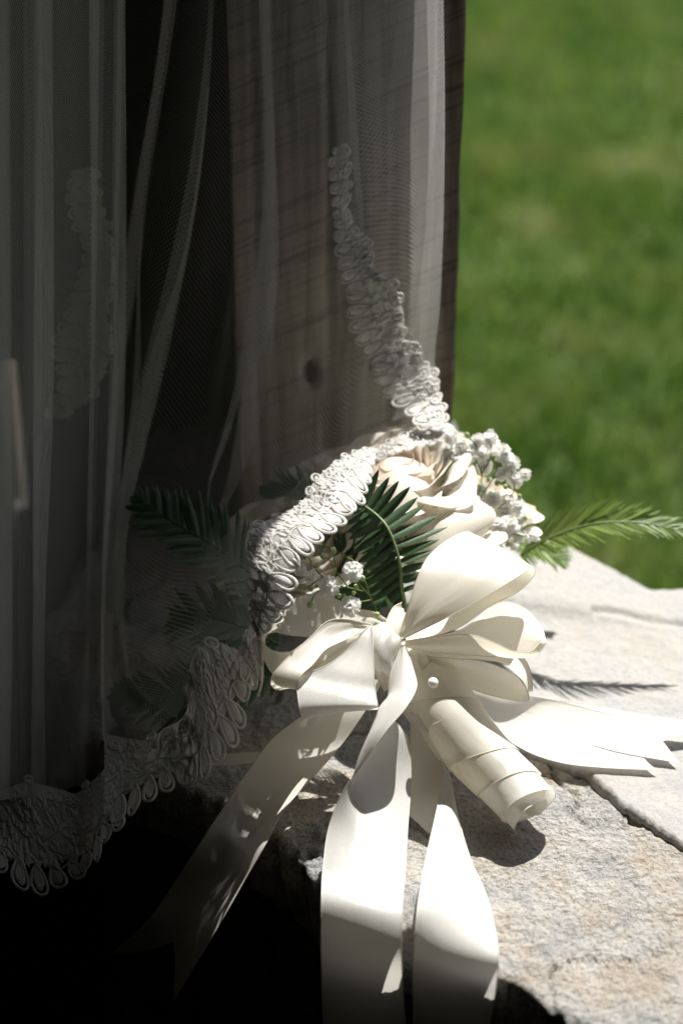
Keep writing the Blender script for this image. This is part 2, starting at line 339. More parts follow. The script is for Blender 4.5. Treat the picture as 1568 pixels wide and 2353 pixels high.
def st1(x, y):                                                     # flaked ledges of the granite
    d = (y + .02) * .75 + (x - .05) * .65 + .05 * (fbm(x * 18, y * 18, 3, 21) - .5)
    z = -.004 * (1 / (1 + np.exp(-(d - .02) * 900))) * 0
    r = np.abs(fbm(x * 11 + 3, y * 11 + 8, 4, 33) - .47)
    z = z - .0035 * np.exp(-(r / .010) ** 2)
    c = np.exp(-(((x + .02) / .05) ** 2 + ((y + .075) / .02) ** 2)); z = z + .0035 * c * (fbm(x * 160, y * 160, 3, 2) - .5) * 3
    return z
P1 = [(-.15, .47), (-.17, .33), (-.20, .16), (-.17, .05), (-.11, .0), (-.0415, -.063), (-.0125, -.103), (-.008, -.127), (.035, -.139), (.134, -.224), (.215, -.325), (.42, -.36), (.5, -.1), (.47, .17), (.21, .185), (.13, .235), (.10, .30), (.092, .47)]
obj('cap_stone', stone_mesh('cap_stone', P1, (.06, .10), -.004, .062, M_GRANITE, 1100, 130, .0045, 13, 3, .007, .008, st1), pil, label='rough speckled granite slab at the front, its broken edge over the black shade')
def st2(x, y):
    r = np.abs((y - .155) + .25 * (x - .2) + .03 * (fbm(x * 20, y * 20, 3, 8) - .5)); z = -.003 * np.exp(-(r / .004) ** 2) * (x > .17)
    z = z + .006 * (1 / (1 + np.exp(-((y - .155) + .25 * (x - .2)) * 300))) * 1 / (1 + np.exp(-(.2 - x) * 60))
    return z
P2 = [(.085, .05), (.099, .026), (.116, .010), (.149, -.005), (.168, -.043), (.197, -.075), (.35, -.17), (.49, -.12), (.49, .2), (.238, .203), (.214, .203), (.161, .252), (.13, .27), (.088, .285), (.07, .2)]
obj('cap_stone', stone_mesh('cap_stone', P2, (.2, .1), .0008, .008, M_SLATE, 1400, 90, .0018, 9, 12, .0035, .003, st2), pil, label='smooth pale flat stone at the right back')
# courses of shaded blocks under the cap
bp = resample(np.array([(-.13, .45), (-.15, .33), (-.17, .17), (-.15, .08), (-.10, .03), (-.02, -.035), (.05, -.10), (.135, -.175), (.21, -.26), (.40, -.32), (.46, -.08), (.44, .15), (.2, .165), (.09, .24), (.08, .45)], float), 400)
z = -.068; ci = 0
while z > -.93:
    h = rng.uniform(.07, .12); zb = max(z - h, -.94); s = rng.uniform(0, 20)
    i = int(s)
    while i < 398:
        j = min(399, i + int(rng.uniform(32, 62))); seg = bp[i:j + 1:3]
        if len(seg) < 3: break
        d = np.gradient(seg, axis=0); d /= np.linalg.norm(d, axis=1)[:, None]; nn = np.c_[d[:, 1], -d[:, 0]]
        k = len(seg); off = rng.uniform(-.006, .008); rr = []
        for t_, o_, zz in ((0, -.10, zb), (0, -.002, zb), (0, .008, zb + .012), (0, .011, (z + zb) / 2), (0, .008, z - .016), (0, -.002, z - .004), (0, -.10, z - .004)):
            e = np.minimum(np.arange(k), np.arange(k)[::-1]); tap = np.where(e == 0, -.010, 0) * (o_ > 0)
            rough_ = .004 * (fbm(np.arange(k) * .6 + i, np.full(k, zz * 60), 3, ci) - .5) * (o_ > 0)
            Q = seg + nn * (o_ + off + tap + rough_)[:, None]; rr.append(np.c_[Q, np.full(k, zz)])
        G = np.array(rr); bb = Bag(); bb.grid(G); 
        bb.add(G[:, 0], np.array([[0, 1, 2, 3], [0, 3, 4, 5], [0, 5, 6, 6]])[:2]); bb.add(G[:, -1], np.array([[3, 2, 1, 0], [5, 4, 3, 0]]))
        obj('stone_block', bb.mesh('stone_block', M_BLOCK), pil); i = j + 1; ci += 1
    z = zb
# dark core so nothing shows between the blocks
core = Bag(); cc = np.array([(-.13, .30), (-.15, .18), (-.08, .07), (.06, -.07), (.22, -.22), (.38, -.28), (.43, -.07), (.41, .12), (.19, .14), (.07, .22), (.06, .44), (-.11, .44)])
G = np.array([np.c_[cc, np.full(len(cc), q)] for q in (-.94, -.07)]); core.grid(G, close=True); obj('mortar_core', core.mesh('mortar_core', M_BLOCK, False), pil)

# ------------------------------------------------------------------ timber post
def post():
    x0, x1, y0, y1, z0, z1 = -.0755, .081, .29, .444, -.006, 1.715
    nz, nc = 420, 44; zz = np.linspace(z0, z1, nz); per = []
    for k in range(nc): per.append((x0 + (x1 - x0) * k / nc, y0, 0, -1))
    for k in range(8): per.append((x1, y0 + (y1 - y0) * k / 8, 1, 0))
    for k in range(12): per.append((x1 - (x1 - x0) * k / 12, y1, 0, 1))
    for k in range(8): per.append((x0, y1 - (y1 - y0) * k / 8, -1, 0))
    per = np.array(per); G = np.empty((nz, len(per), 3))
    for i, q in enumerate(zz):
        s = per[:, 0] * 60 + per[:, 1] * 60
        d = .0016 * (fbm(s, np.full(len(s), q * 2.2), 4, 4) - .5)
        crack = np.exp(-((per[:, 0] + .012 - .004 * math.sin(q * 5)) / .0014) ** 2) * (per[:, 3] < -.5) * (.5 + .5 * math.sin(q * 3 + 1.2)) * .006
        crack += np.exp(-((per[:, 0] + .058) / .001) ** 2) * (per[:, 3] < -.5) * .003
        kn = np.exp(-(((per[:, 0] + .021) / .0040) ** 2 + ((q - .1227) / .009) ** 2)) * (per[:, 3] < -.5) * .012
        o = d - crack - kn; X = per[:, 0] + per[:, 2] * o; Y = per[:, 1] + per[:, 3] * o
        ed = (np.abs(per[:, 0] - x1) < .001) & (per[:, 1] < y0 + .03); X = X - ed * (.0025 * fbm(np.full(len(X), q * 22), X * 0, 4, 6) + .001)
        ed = (np.abs(per[:, 0] - x0) < .001) & (np.abs(per[:, 1] - y0) < .001); X = X + ed * .002
        G[i] = np.c_[X, Y, np.full(len(X), q)]
    b = Bag(); b.grid(G, close=True); b.V[0] = b.V[0]; return b.mesh('timber_post', M_WOOD)
pr = thing('timber_post', (0, .367, -.006), label='square weathered timber post standing on the stone behind the bouquet', category='post')
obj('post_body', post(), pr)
kb = Bag(); th = np.linspace(0, 2 * np.pi, 20, endpoint=False)
G = np.array([[(-.021 + r_ * .004 * math.cos(a), .2925 + dd, .1227 + r_ * .0095 * math.sin(a)) for a in th] for r_, dd in ((1, 0), (.8, -.0016), (.5, .001), (.05, .003))])
kb.grid(G, close=True); obj('knot_hole', kb.mesh('knot_hole', M_HOLE), pr, label='small dark oval knot')

# ------------------------------------------------------------------ bouquet
BL = Vector((.02, 0, .0))
bq = thing('bridal_bouquet', BL, label='ivory bridal bouquet of roses, ferns and tiny white flowers tied with a satin bow', category='bouquet')

def ribbon_surface(secs, n=90, m=15, cup=0, rip=None, conv=None):
    """secs: list of cross-sections, each 2 or 3 points (x, y, d) -> grid n x m"""
    S = []
    for s in secs:
        if len(s) == 2:
            a, c = [np.array(W(*q)) if conv is None else conv(*q) for q in s]
            S.append([a, (a + c) / 2, c])
        else: S.append([np.array(W(*q)) if conv is None else conv(*q) for q in s])
    S = spline(np.array(S), n); u = np.linspace(0, 1, m)
    l0 = 2 * (u - .5) * (u - 1); l1 = -4 * u * (u - 1); l2 = 2 * u * (u - .5)
    G = l0[None, :, None] * S[:, :1] + l1[None, :, None] * S[:, 1:2] + l2[None, :, None] * S[:, 2:]
    if cup or rip:
        gu = np.gradient(G, axis=1); gv = np.gradient(G, axis=0); nn = np.cross(gu, gv); nn /= np.linalg.norm(nn, axis=2)[..., None] + 1e-9
        h = cup * (1 - (2 * u - 1) ** 2)[None, :] * np.ones((n, 1))
        if rip:
            amp, fr, ph, fall = rip; v = np.linspace(0, 1, n)[:, None]
            env = sum(np.exp(-np.abs(v - q) / fall) for q in (0, 1)) if fall > 0 else np.exp(-v / -fall)
            wid = np.linalg.norm(G[:, 0] - G[:, -1], axis=1)[:, None]
            h = h + amp * env * np.sin(fr * np.pi * u[None, :] + ph) * np.minimum(1, wid / .012)
        G = G + nn * h[..., None]
    return G
def ribbon(name, secs, parent, mat=None, n=90, m=15, cup=0, rip=None, selv=True, **kw):
    G = ribbon_surface(secs, n, m, cup, rip); b = Bag()
    du = np.r_[0, np.cumsum(np.linalg.norm(np.diff(G.mean(1), axis=0), axis=1))]; ww = .045
    uv = np.stack([np.broadcast_to(np.linspace(0, ww, m)[None, :], (n, m)), np.broadcast_to(du[:, None], (n, m))], -1)
    b.grid(G, uv)
    if selv:
        for e in (0, -1): b.tube(G[:, e], .00028, 4)
    return obj(name, b.mesh(name, mat or M_SATIN), parent, **kw)
def s4(*rows): return [[(*c4(*q[:2]), q[2]) for q in r] for r in rows]

bow = obj('ribbon_bow', None, bq); bow.empty_display_size = .02
def bowpart(name, secs, **kw): return ribbon(name, secs, bow, **kw)
# upper right loop
bowpart('bow_loop', s4(
    [(735, 598, .6), (742, 622, .8)], [(775, 470, 1.1), (870, 560, 1.5)], [(822, 320, .9), (1040, 475, 1.6)], [(880, 210, .2), (1240, 358, 1.2)],
    [(970, 135, -.7), (1330, 300, .4)], [(1055, 97, -1.8), (1384, 268, -.8)], [(1085, 112, -2.8), (1392, 302, -1.8)], [(1050, 230, -3.4), (1320, 382, -2.4)],
    [(960, 380, -3.0), (1180, 455, -2.2)], [(860, 500, -2.2), (1010, 570, -1.7)], [(760, 600, -1.0), (780, 632, -.8)]), n=120, m=21, cup=.0015, rip=(.0011, 3.2, .4, .10))
# middle right loop
bowpart('bow_loop', s4(
    [(755, 612, -1), (765, 640, -1)], [(920, 605, -2.2), (900, 650, -1.6)], [(1060, 560, -3.2), (1010, 680, -2.2)], [(1170, 468, -3.6), (1110, 690, -2.2)], [(1245, 437, -3.4), (1190, 698, -1.8)],
    [(1340, 468, -2.8), (1290, 700, -1.2)], [(1405, 532, -2.0), (1370, 694, -.5)], [(1437, 592, -1.1), (1415, 660, .1)], [(1440, 640, -.5), (1424, 630, .7)], [(1402, 684, 0), (1380, 676, 1.1)],
    [(1300, 708, .4), (1295, 680, 1.5)], [(1200, 703, .4), (1200, 640, 1.7)], [(1090, 696, .2), (1090, 601, 1.5)], [(900, 678, .1), (900, 610, .9)], [(745, 652, .2), (742, 632, .3)]), n=130, m=17, cup=.002, rip=(.0012, 3.5, 1.2, .12))
# lower right loop
bowpart('bow_loop', s4(
    [(770, 660, -.5), (785, 690, -.3)], [(940, 668, -.9), (960, 712, -.2)], [(1100, 682, -1.2), (1140, 722, -.2)], [(1240, 692, -1.3), (1240, 742, -.1)], [(1330, 706, -1.1), (1305, 796, .3)],
    [(1372, 780, -.7), (1348, 858, .6)], [(1380, 868, -.7), (1366, 910, .4)], [(1366, 850, -1.6), (1336, 921, -.6)], [(1290, 790, -2.5), (1240, 908, -1.4)], [(1180, 740, -3), (1110, 872, -1.6)],
    [(1010, 705, -2.6), (940, 796, -1.3)], [(880, 690, -1.8), (840, 738, -.9)], [(775, 670, -.8), (780, 700, -.5)]), n=120, m=17, cup=-.002, rip=(.0012, 2.8, .4, .14))
# small fold under the right loops
bowpart('bow_fold', s4([(760, 660, -.3), (775, 690, -.2)], [(850, 682, -.2), (830, 740, .3)], [(900, 745, -.6), (850, 770, 0)], [(960, 800, -1.6), (905, 790, -1.4)]), n=40, m=9, cup=.001)
# lower left boxy loop
bowpart('bow_loop', s4(
    [(585, 552, 1.1), (600, 550, 1.2)], [(548, 590, 1.5), (603, 600, 1.6)], [(480, 672, 1.9), (606, 700, 2.2)], [(370, 752, 2.4), (610, 800, 2.8)], [(268, 792, 2.6), (616, 868, 3.1)],
    [(236, 808, 2.7), (622, 910, 3.4)], [(236, 870, 3.1), (627, 935, 3.6)], [(246, 950, 3.4), (631, 952, 3.6)], [(260, 1006, 3.2), (632, 960, 3.1)], [(264, 1010, 2.4), (620, 962, 2.2)], [(330, 960, .4), (590, 930, .4)], [(450, 800, -.8), (590, 780, -.6)], [(590, 600, -.5), (610, 600, -.3)]), n=120, m=19, cup=.001, rip=(.0008, 3.4, 0, .07), mat=M_SATIN_W)
# middle left loop
bowpart('bow_loop', s4(
    [(600, 548, .6), (612, 575, .5)], [(530, 530, .6), (575, 575, .6)], [(440, 520, .8), (500, 610, .9)], [(375, 538, 1.1), (420, 645, 1.4)], [(300, 610, 1.7), (372, 672, 2.0)],
    [(200, 700, 2.4), (315, 740, 2.6)], [(125, 785, 2.9), (255, 800, 3.1)], [(107, 832, 2.8), (236, 852, 3.0)], [(150, 868, 1.6), (245, 870, 1.9)], [(270, 800, -.4), (340, 840, -.2)], [(430, 680, -.9), (480, 730, -.6)], [(590, 585, -.5), (600, 610, -.4)]), n=120, m=17, cup=.001, rip=(.0010, 3.6, .8, .07))
# far left loop
bowpart('bow_loop', s4(
    [(668, 520, -1.5), (660, 580, -1.2)], [(600, 484, -2.2), (585, 582, -1.6)], [(520, 470, -2.8), (500, 600, -2.0)], [(400, 415, -3.4), (380, 612, -2.2)], [(280, 402, -3.6), (270, 606, -2.0)],
    [(190, 445, -3.3), (190, 598, -1.6)], [(115, 545, -2.5), (125, 585, -1.2)], [(72, 600, -1.9), (82, 602, -.8)], [(60, 650, -1.6), (76, 640, -.2)], [(72, 710, -1.4), (112, 672, .3)], [(120, 790, -1.2), (190, 683, .6)],
    [(230, 830, -1.2), (270, 640, .2)], [(420, 760, -1.2), (430, 620, -.4)], [(590, 620, -1), (590, 585, -.9)]), n=130, m=17, cup=.0015, rip=(.001, 3, .3, .12))
# strand over the knot and little gathers
bowpart('knot_strand', s4([(745, 440, -1.6), (800, 470, -1.6)], [(700, 470, -.4), (782, 470, -.2)], [(668, 545, .5), (760, 520, .7)], [(672, 600, .8), (735, 600, 1.0)], [(715, 650, .6), (738, 640, .6)]), n=50, m=15, cup=.004, rip=(.0012, 4, 0, .5))
bowpart('knot_strand', s4([(610, 700, .2), (650, 745, .3)], [(605, 760, .1), (660, 770, .7)], [(625, 820, -.3), (672, 835, .3)], [(660, 880, -1), (690, 880, -.6)]), n=40, m=13, cup=.003, rip=(.0012, 4, 1, .6))
bowpart('knot_strand', s4([(640, 560, -.6), (680, 575, -.6)], [(612, 600, 0), (650, 610, .5)], [(602, 650, .1), (640, 665, .9)], [(612, 715, -.2), (650, 720, .4)]), n=40, m=13, cup=.003, rip=(.001, 4, 1, .6))
# knot: crumpled pad of wound satin
kx, ky = c4(660, 672); kc = W(kx, ky, .6); nn_ = 46; mm_ = 34; G = np.empty((nn_, mm_, 3))
right = np.array([1., 0, 0])
for i in range(nn_):
    for j in range(mm_):
        ph = math.pi * (i / (nn_ - 1)); t_ = 2 * math.pi * j / mm_
        x, y, z = math.sin(ph) * math.cos(t_), math.sin(ph) * math.sin(t_), math.cos(ph)
        f = 1 + .11 * math.sin(5 * (x * .8 + y * .5) + 2.2 * z + 1) + .06 * math.sin(11 * (x - .4 * z) + 3 * y)
        G[i, j] = kc + right * (x * .0112 * f) + UPV * (z * .0150 * f) - FW * (y * .011 * f)
b = Bag(); b.grid(G, np.stack(np.meshgrid(np.linspace(0, .05, mm_), np.linspace(0, .05, nn_)), -1), close=True); obj('knot', b.mesh('knot', M_SATIN_W), bow)
# tails
bowpart('ribbon_tail', [
    [(918, 1488, .9), (926, 1486, 1.4), (932, 1486, 1.0)], [(900, 1535, 1.5), (926, 1534, 2.2), (951, 1545, 2.0)], [(892, 1580, 1.8), (915, 1580, 2.9), (956, 1578, 2.8)],
    [(895, 1640, 1.6), (874, 1620, 3.2), (934, 1622, 3.6)], [(935, 1690, 1.2), (852, 1680, 3.4), (882, 1684, 4.3)], [(943, 1760, 1.4), (832, 1750, 3.4), (838, 1750, 4.2)],
    [(942, 1820, 2.0), (835, 1820, 3.6), (795, 1806, 3.9)], [(936, 1900, 3.4), (845, 1900, 4.6), (758, 1890, 4.0)], [(930, 2000, 5.8), (835, 2000, 6.4), (742, 1990, 5.6)],
    [(922, 2100, 8.7), (832, 2090, 8.6), (738, 2075, 7.6)], [(921, 2185, 8.9), (830, 2175, 8.6), (737, 2160, 7.5)], [(926, 2285, 7.0), (836, 2280, 6.7), (739, 2270, 5.4)], [(934, 2400, 4.8), (842, 2400, 4.3), (744, 2400, 3.0)], [(940, 2600, .9), (848, 2600, .6), (752, 2600, -.9)]],
    n=170, m=21, mat=M_SATIN_W, label='widest ribbon tail, twisted near the knot and hanging over the stone edge')
bowpart('ribbon_tail', [
    [(942, 1638, .8), (950, 1640, .8)], [(943, 1690, .3), (992, 1690, .2)], [(943, 1780, .4), (1016, 1780, .2)], [(938, 1868, .6), (1008, 1845, .2)], [(962, 1892, .6), (1004, 1885, .2)], [(988, 1918, .6), (1000, 1915, .4)]],
    n=60, m=13, cup=-.002, label='turned back ribbon layer between the two front tails')
bowpart('ribbon_tail', [
    [(944, 1636, .8), (954, 1640, 1)], [(972, 1664, .8), (992, 1668, 1.1)], [(1000, 1700, .7), (1018, 1712, .9)], [(1014, 1760, .7), (1032, 1780, .7)], [(1010, 1820, 1.3), (1046, 1850, 1.2)], [(998, 1880, 2.6), (1062, 1915, 2.6)],
    [(982, 1950, 4.6), (1085, 1985, 5.0)], [(966, 2030, 6.8), (1112, 2045, 7.2)], [(956, 2105, 8.8), (1134, 2125, 9.9)], [(950, 2180, 8.9), (1144, 2200, 11.7)], [(948, 2260, 7.5), (1138, 2270, 11.2)], [(950, 2370, 5.3), (1122, 2372, 9.2)], [(960, 2600, 1.4), (1110, 2600, 5.1)]],
    n=150, m=19, cup=-.004, mat=M_SATIN_W, label='right front ribbon tail, hanging over the stone edge')
# left tail with swallow notch
def notch_tail(secs, notch, parent, n=130, m=21, mat=None, cup=0, depth=.085, **kw):
    G = ribbon_surface(secs, n, m, cup); u = np.linspace(-1, 1, m)
    # swallow-tail: pull the last rows so the middle is shorter
    L_ = G.copy(); cut = int(n * (1 - depth))
    for j in range(m):
        endf = cut + (n - 1 - cut) * abs(u[j]) ** 1.0
        src = np.linspace(0, 1, n) ** 1.0 * endf; src = np.where(np.arange(n) < cut * .7, np.arange(n), cut * .7 + (np.arange(n) - cut * .7) / (n - 1 - cut * .7) * (endf - cut * .7))
        for k in range(3): L_[:, j, k] = np.interp(src, np.arange(n), G[:, j, k])
    G = L_; b = Bag(); du = np.r_[0, np.cumsum(np.linalg.norm(np.diff(G.mean(1), axis=0), axis=1))]
    uv = np.stack([np.broadcast_to(np.linspace(0, .045, m)[None, :], (n, m)), np.broadcast_to(du[:, None], (n, m))], -1); b.grid(G, uv)
    for e in (0, -1): b.tube(G[:, e], .00028, 4)
    return obj('ribbon_tail', b.mesh('ribbon_tail', mat or M_SATIN), parent, **kw)
notch_tail([[(800, 1560, -1.5), (880, 1560, -1.5)], [(700, 1640, -1.6), (836, 1636, -1.2)], [(628, 1695, -1.4), (780, 1715, -1.4)], [(575, 1765, -.6), (716, 1788, -.4)], [(525, 1838, .3), (652, 1860, .9)], [(478, 1908, -.3), (612, 1935, 3.0)],
            [(420, 1998, -2.0), (566, 2015, 2.6)], [(355, 2095, -2.4), (515, 2105, 2.4)], [(255, 2193, -3.4), (398, 2300, -.6)]], None, bow, cup=.004, depth=.12, mat=M_SATIN, label='left ribbon tail with a swallow cut end, hanging in the shade')
notch_tail([[(940, 1570, -1.8), (960, 1540, -1.8)], [(1000, 1600, -3.0), (1060, 1560, -3.2)], [(1075, 1625, -3.6), (1150, 1592, -4.6)], [(1145, 1685, -4.4), (1240, 1602, -6.0)], [(1215, 1728, -3.9), (1315, 1618, -6.2)], [(1290, 1752, -3.5), (1400, 1640, -6.2)], [(1370, 1762, -3.3), (1480, 1656, -6.0)], [(1508, 1769, -3.2), (1600, 1676, -5.6)]],
           None, bow, cup=.003, depth=.13, mat=M_SATIN_W, label='right ribbon tail with a swallow cut end, lying on the pale stone')
notch_tail([[(1180, 1640, -6.6), (1230, 1600, -7.0)], [(1300, 1690, -5.4), (1360, 1620, -7.0)], [(1400, 1722, -4.6), (1470, 1640, -6.5)], [(1556, 1752, -3.9), (1640, 1662, -6.0)]], None, bow, n=80, cup=.001, depth=.2, mat=M_SATIN_W, label='second right ribbon tail, lying under the first')
bowpart('ribbon_tail', [[(700, 1690, -3.0), (720, 1650, -3.0)], [(620, 1745, -2.6), (640, 1722, -2.6)], [(560, 1754, -2.4), (570, 1728, -2.4)], [(470, 1758, -2.2), (470, 1732, -2.2)], [(400, 1752, -2.2), (400, 1728, -2.2)]], n=40, m=7, label='short end of ribbon showing below the lace')

# handle wound with satin
hd = obj('handle', None, bq)
ax = spline(np.array([Wz(955, 1530, .062), Wz(1010, 1620, .052), Wz(1085, 1720, .036), Wz(1165, 1800, .023), Wz(1222, 1862, .0165)]), 60)
def frame(P):
    T = np.gradient(P, axis=0); T /= np.linalg.norm(T, axis=1)[:, None]; A = np.cross(T, UPV); A /= np.linalg.norm(A, axis=1)[:, None]; return T, A, np.cross(A, T)
Th, Ah, Bh = frame(ax)
def band(i0, i1, r0, r1, tilt, mat, name='wrap_band', lip=0, ph=0):
    n, m = 26, 56; G = np.empty((n, m, 3)); th = np.linspace(0, 2 * np.pi, m)
    for k in range(n):
        f = k / (n - 1); ii = i0 + (i1 - i0) * f
        for j, a in enumerate(th):
            q = ii + tilt * math.cos(a - 2.2 + ph); q = min(max(q, 0), 59); 
            P = np.array([np.interp(q, np.arange(60), ax[:, c]) for c in range(3)]); A = np.array([np.interp(q, np.arange(60), Ah[:, c]) for c in range(3)]); B = np.array([np.interp(q, np.arange(60), Bh[:, c]) for c in range(3)])
            r = r0 + (r1 - r0) * f; r *= 1.10 + .018 * math.sin(2 * a + ph + 2 * f) + .006 * math.sin(5 * a + 3 * f + ph)
            r += lip * max(0, f - .8)
            G[k, j] = P + A * r * math.cos(a) + B * r * math.sin(a) * .92
    b = Bag(); uv = np.stack([np.broadcast_to(np.linspace(0, .11, m)[None, :], (n, m)), np.broadcast_to(np.linspace(0, .04, n)[:, None], (n, m))], -1); b.grid(G, uv); b.tube(G[-1, :-1], .00025, 4, True); b.tube(G[0, :-1], .00025, 4, True)
    return obj(name, b.mesh(name, mat), hd)
band(0, 22, .0198, .0200, 2, M_SATIN, ph=.4)
band(17, 37, .0203, .0186, 5, M_SATIN, ph=0)
band(34, 47, .0182, .0176, 4, M_SATIN, ph=.2)
band(45, 57, .0172, .0160, 2, M_SATIN_W, ph=.1, lip=.002)
# folded spiral at the end
G = []
for k in range(60):
    a = -1.0 + 5.6 * k / 59; r = .0158 - .0105 * k / 59; e = ax[-1]
    row = []
    for q in range(6):
        dep = (-.012 + .014 * q / 5) if k < 50 else (-.012 + .012 * q / 5); rr = r * (1 + .06 * math.sin(4 * a))
        row.append(e + Ah[-1] * rr * math.cos(a) + Bh[-1] * rr * .9 * math.sin(a) + Th[-1] * dep)
    G.append(row)
b = Bag(); b.grid(np.array(G), np.zeros((60, 6, 2))); obj('end_fold', b.mesh('end_fold', M_SATIN_W), hd)
th = np.linspace(0, 2 * np.pi, 30, endpoint=False)
G = np.array([[ax[-2] - Th[-1] * .004 + Th[-1] * (.002 * (1 - s)) + Ah[-1] * .0155 * s * math.cos(a) + Bh[-1] * .0145 * s * math.sin(a) for a in th] for s in (1, .66, .33, .02)])
b = Bag(); b.grid(G, close=True); obj('end_cap', b.mesh('end_cap', M_SATIN), hd)
def ball(bag, c, r, n=8, sx=(1, 1, 1)):
    G = np.array([[np.array(c) + r * np.array([math.sin(p_) * math.cos(a) * sx[0], math.sin(p_) * math.sin(a) * sx[1], math.cos(p_) * sx[2]]) for a in np.linspace(0, 2 * np.pi, n + 4, endpoint=False)] for p_ in np.linspace(.02, math.pi - .02, n)])
    bag.grid(G, close=True)
b = Bag(); ball(b, Wz(994, 1568, .0805), .0031, 16); obj('pearl_pin', b.mesh('pearl_pin', M_PEARL), bq, label='small round pearl pin head in the handle wrap')

# ------------------------------------------------------------------ roses
def petal_grid(Rr, H, span, curl, ph, wob, n=16, m=29, lean=.35, dry=0):
    a = np.linspace(-1, 1, m)[None, :]; h = np.linspace(0, 1, n)[:, None]
    top = 1 - .30 * np.abs(a) ** 2.6 + .035 * np.sin(5 * a + wob); hh = h * top
    ang = ph + a * span * (.35 + .65 * np.sin(np.minimum(hh * 1.35 + .12, 1) * math.pi / 2))
    bulge = np.sin(np.minimum(hh, 1) * math.pi * .62) ** .8
    r = Rr * (.22 + .78 * bulge) + lean * Rr * hh ** 3 + curl * Rr * np.maximum(0, hh - .72) ** 1.5 * 4.0
    r = r + .03 * Rr * np.sin(4 * a + wob * 2) * hh + .05 * Rr * (np.sin(7 * a + wob * 3) + .5 * np.sin(13 * a + wob)) * hh ** 4
    z = H * (hh - curl * .9 * np.maximum(0, hh - .8) ** 1.4 * 2.2) 
    return np.stack([r * np.cos(ang), r * np.sin(ang), z + 0 * r], -1), np.stack([np.broadcast_to((a + 1) / 2, hh.shape), np.maximum(hh + 0 * a, .0) * 0 + np.maximum(h + 0 * a, np.abs(a) ** 3 * h)], -1)
def rose(c, axis, size, mat_in, mat_out, np_=20, openness=.5, seed=0, label=None):
    rr = random.Random(seed); A = Vector(axis).normalized(); q = A.to_track_quat('Z', 'Y').to_matrix(); q = np.array(q)
    core_ = Bag(); ball(core_, (0, 0, size * .75), size * .3, 9, (1, 1, 1.7)); me_ = core_.mesh('rose', mat_in)
    V = np.empty(len(me_.vertices) * 3, np.float32); me_.vertices.foreach_get('co', V); V = V.reshape(-1, 3) @ q.T + c; me_.vertices.foreach_set('co', V.ravel().astype(np.float32))
    ro = obj('rose', me_, bq)
    if label: ro['label'] = label
    for i in range(np_):
        f = i / (np_ - 1); Rr = size * (.28 + .72 * f ** .9); H = size * (1.5 - .35 * f ** 2)
        G, uv = petal_grid(Rr, H, (1.25 - .35 * f), rr.uniform(.1, .35) + openness * f ** 2 * .9, i * 2.4 + rr.uniform(-.2, .2), rr.uniform(0, 6), lean=.15 + openness * f * .8)
        G = G @ q.T + c; b = Bag(); b.grid(G, uv); obj('petal', b.mesh('petal', mat_out if f > .45 else mat_in), ro)
    return ro
rose(W(935, 1170, -10.5), (-.15, -.15, 1), .031, M_PEACH, M_PETAL, 22, .40, 1, 'tall peach cream rose behind the dark fern')
rose(W(1050, 1250, -12), (.12, .25, 1), .030, M_PETAL, M_PETAL_D, 18, .26, 2, 'open cream rose with browned petal rims')
rose(W(1125, 1235, -13), (.25, .1, 1), .020, M_PETAL, M_PETAL, 18, .3, 3)
rose(W(985, 1310, -9), (.0, -.05, 1), .030, M_PETAL, M_PETAL, 16, .35, 4)
rose(W(745, 1340, -11), (-.3, -.2, 1), .032, M_PETAL, M_PETAL, 16, .35, 5, 'cream rose in the shade behind the tiny white flowers')
rose(W(655, 1300, -12), (-.4, 0, 1), .028, M_PEACH, M_PETAL, 14, .4, 6)
rose(W(545, 1430, -12), (-.7, -.1, .9), .017, M_PETAL, M_PETAL, 12, .3, 7, 'cream rose in deep shade under the veil')
rose(W(1010, 1095, -18), (.1, .3, 1), .021, M_PETAL, M_PETAL, 13, .4, 8)
rose(W(800, 1150, -17), (-.3, .3, 1), .025, M_PEACH, M_PETAL, 12, .4, 9)
def petal_patch(pts, mat, bulge=.004, seed=0):
    """a single large outer petal: rows of measured points"""
    G = spline(np.array([spline(np.array([W(*q) for q in row]), 16) for row in pts]), 18)
    uv = np.stack(np.meshgrid(np.linspace(0, 1, 16), np.linspace(0, 1, 18)), -1); b = Bag(); b.grid(G, uv); return b.mesh('petal', mat)
op = obj('outer_petals', None, bq)
obj('petal', petal_patch([[(960, 1150, -6.5), (1010, 1165, -5.2), (1060, 1160, -5.4), (1085, 1140, -7)], [(955, 1200, -5.8), (1010, 1200, -4.2), (1075, 1190, -4.6), (1125, 1165, -7)], [(950, 1260, -5.2), (1000, 1260, -3.6), (1070, 1235, -4.2), (1135, 1195, -6.8)], [(950, 1340, -4.8), (990, 1330, -3.8), (1040, 1290, -4.4), (1110, 1225, -6.5)]][::-1], M_PETAL_D), op)
obj('petal', petal_patch([[(950, 1160, -7), (985, 1146, -6.2), (1040, 1150, -6.4), (1080, 1146, -7.5)], [(955, 1150, -5.4), (990, 1160, -4.2), (1035, 1168, -4.4), (1066, 1152, -6)], [(962, 1140, -5.8), (1000, 1142, -5.0), (1040, 1140, -5.2), (1076, 1136, -6.6)]], M_PETAL), op)
obj('petal', petal_patch([[(850, 1200, -6.2), (900, 1210, -4.8), (960, 1200, -4.8), (1005, 1190, -6.2)], [(848, 1130, -7.2), (895, 1130, -5.6), (955, 1130, -5.6), (1008, 1135, -7.2)], [(850, 1075, -8.7), (895, 1062, -7.4), (950, 1065, -7.4), (998, 1085, -8.7)], [(860, 1050, -10.2), (900, 1040, -9.4), (945, 1050, -9.4), (985, 1068, -10.2)]], M_PEACH), op)

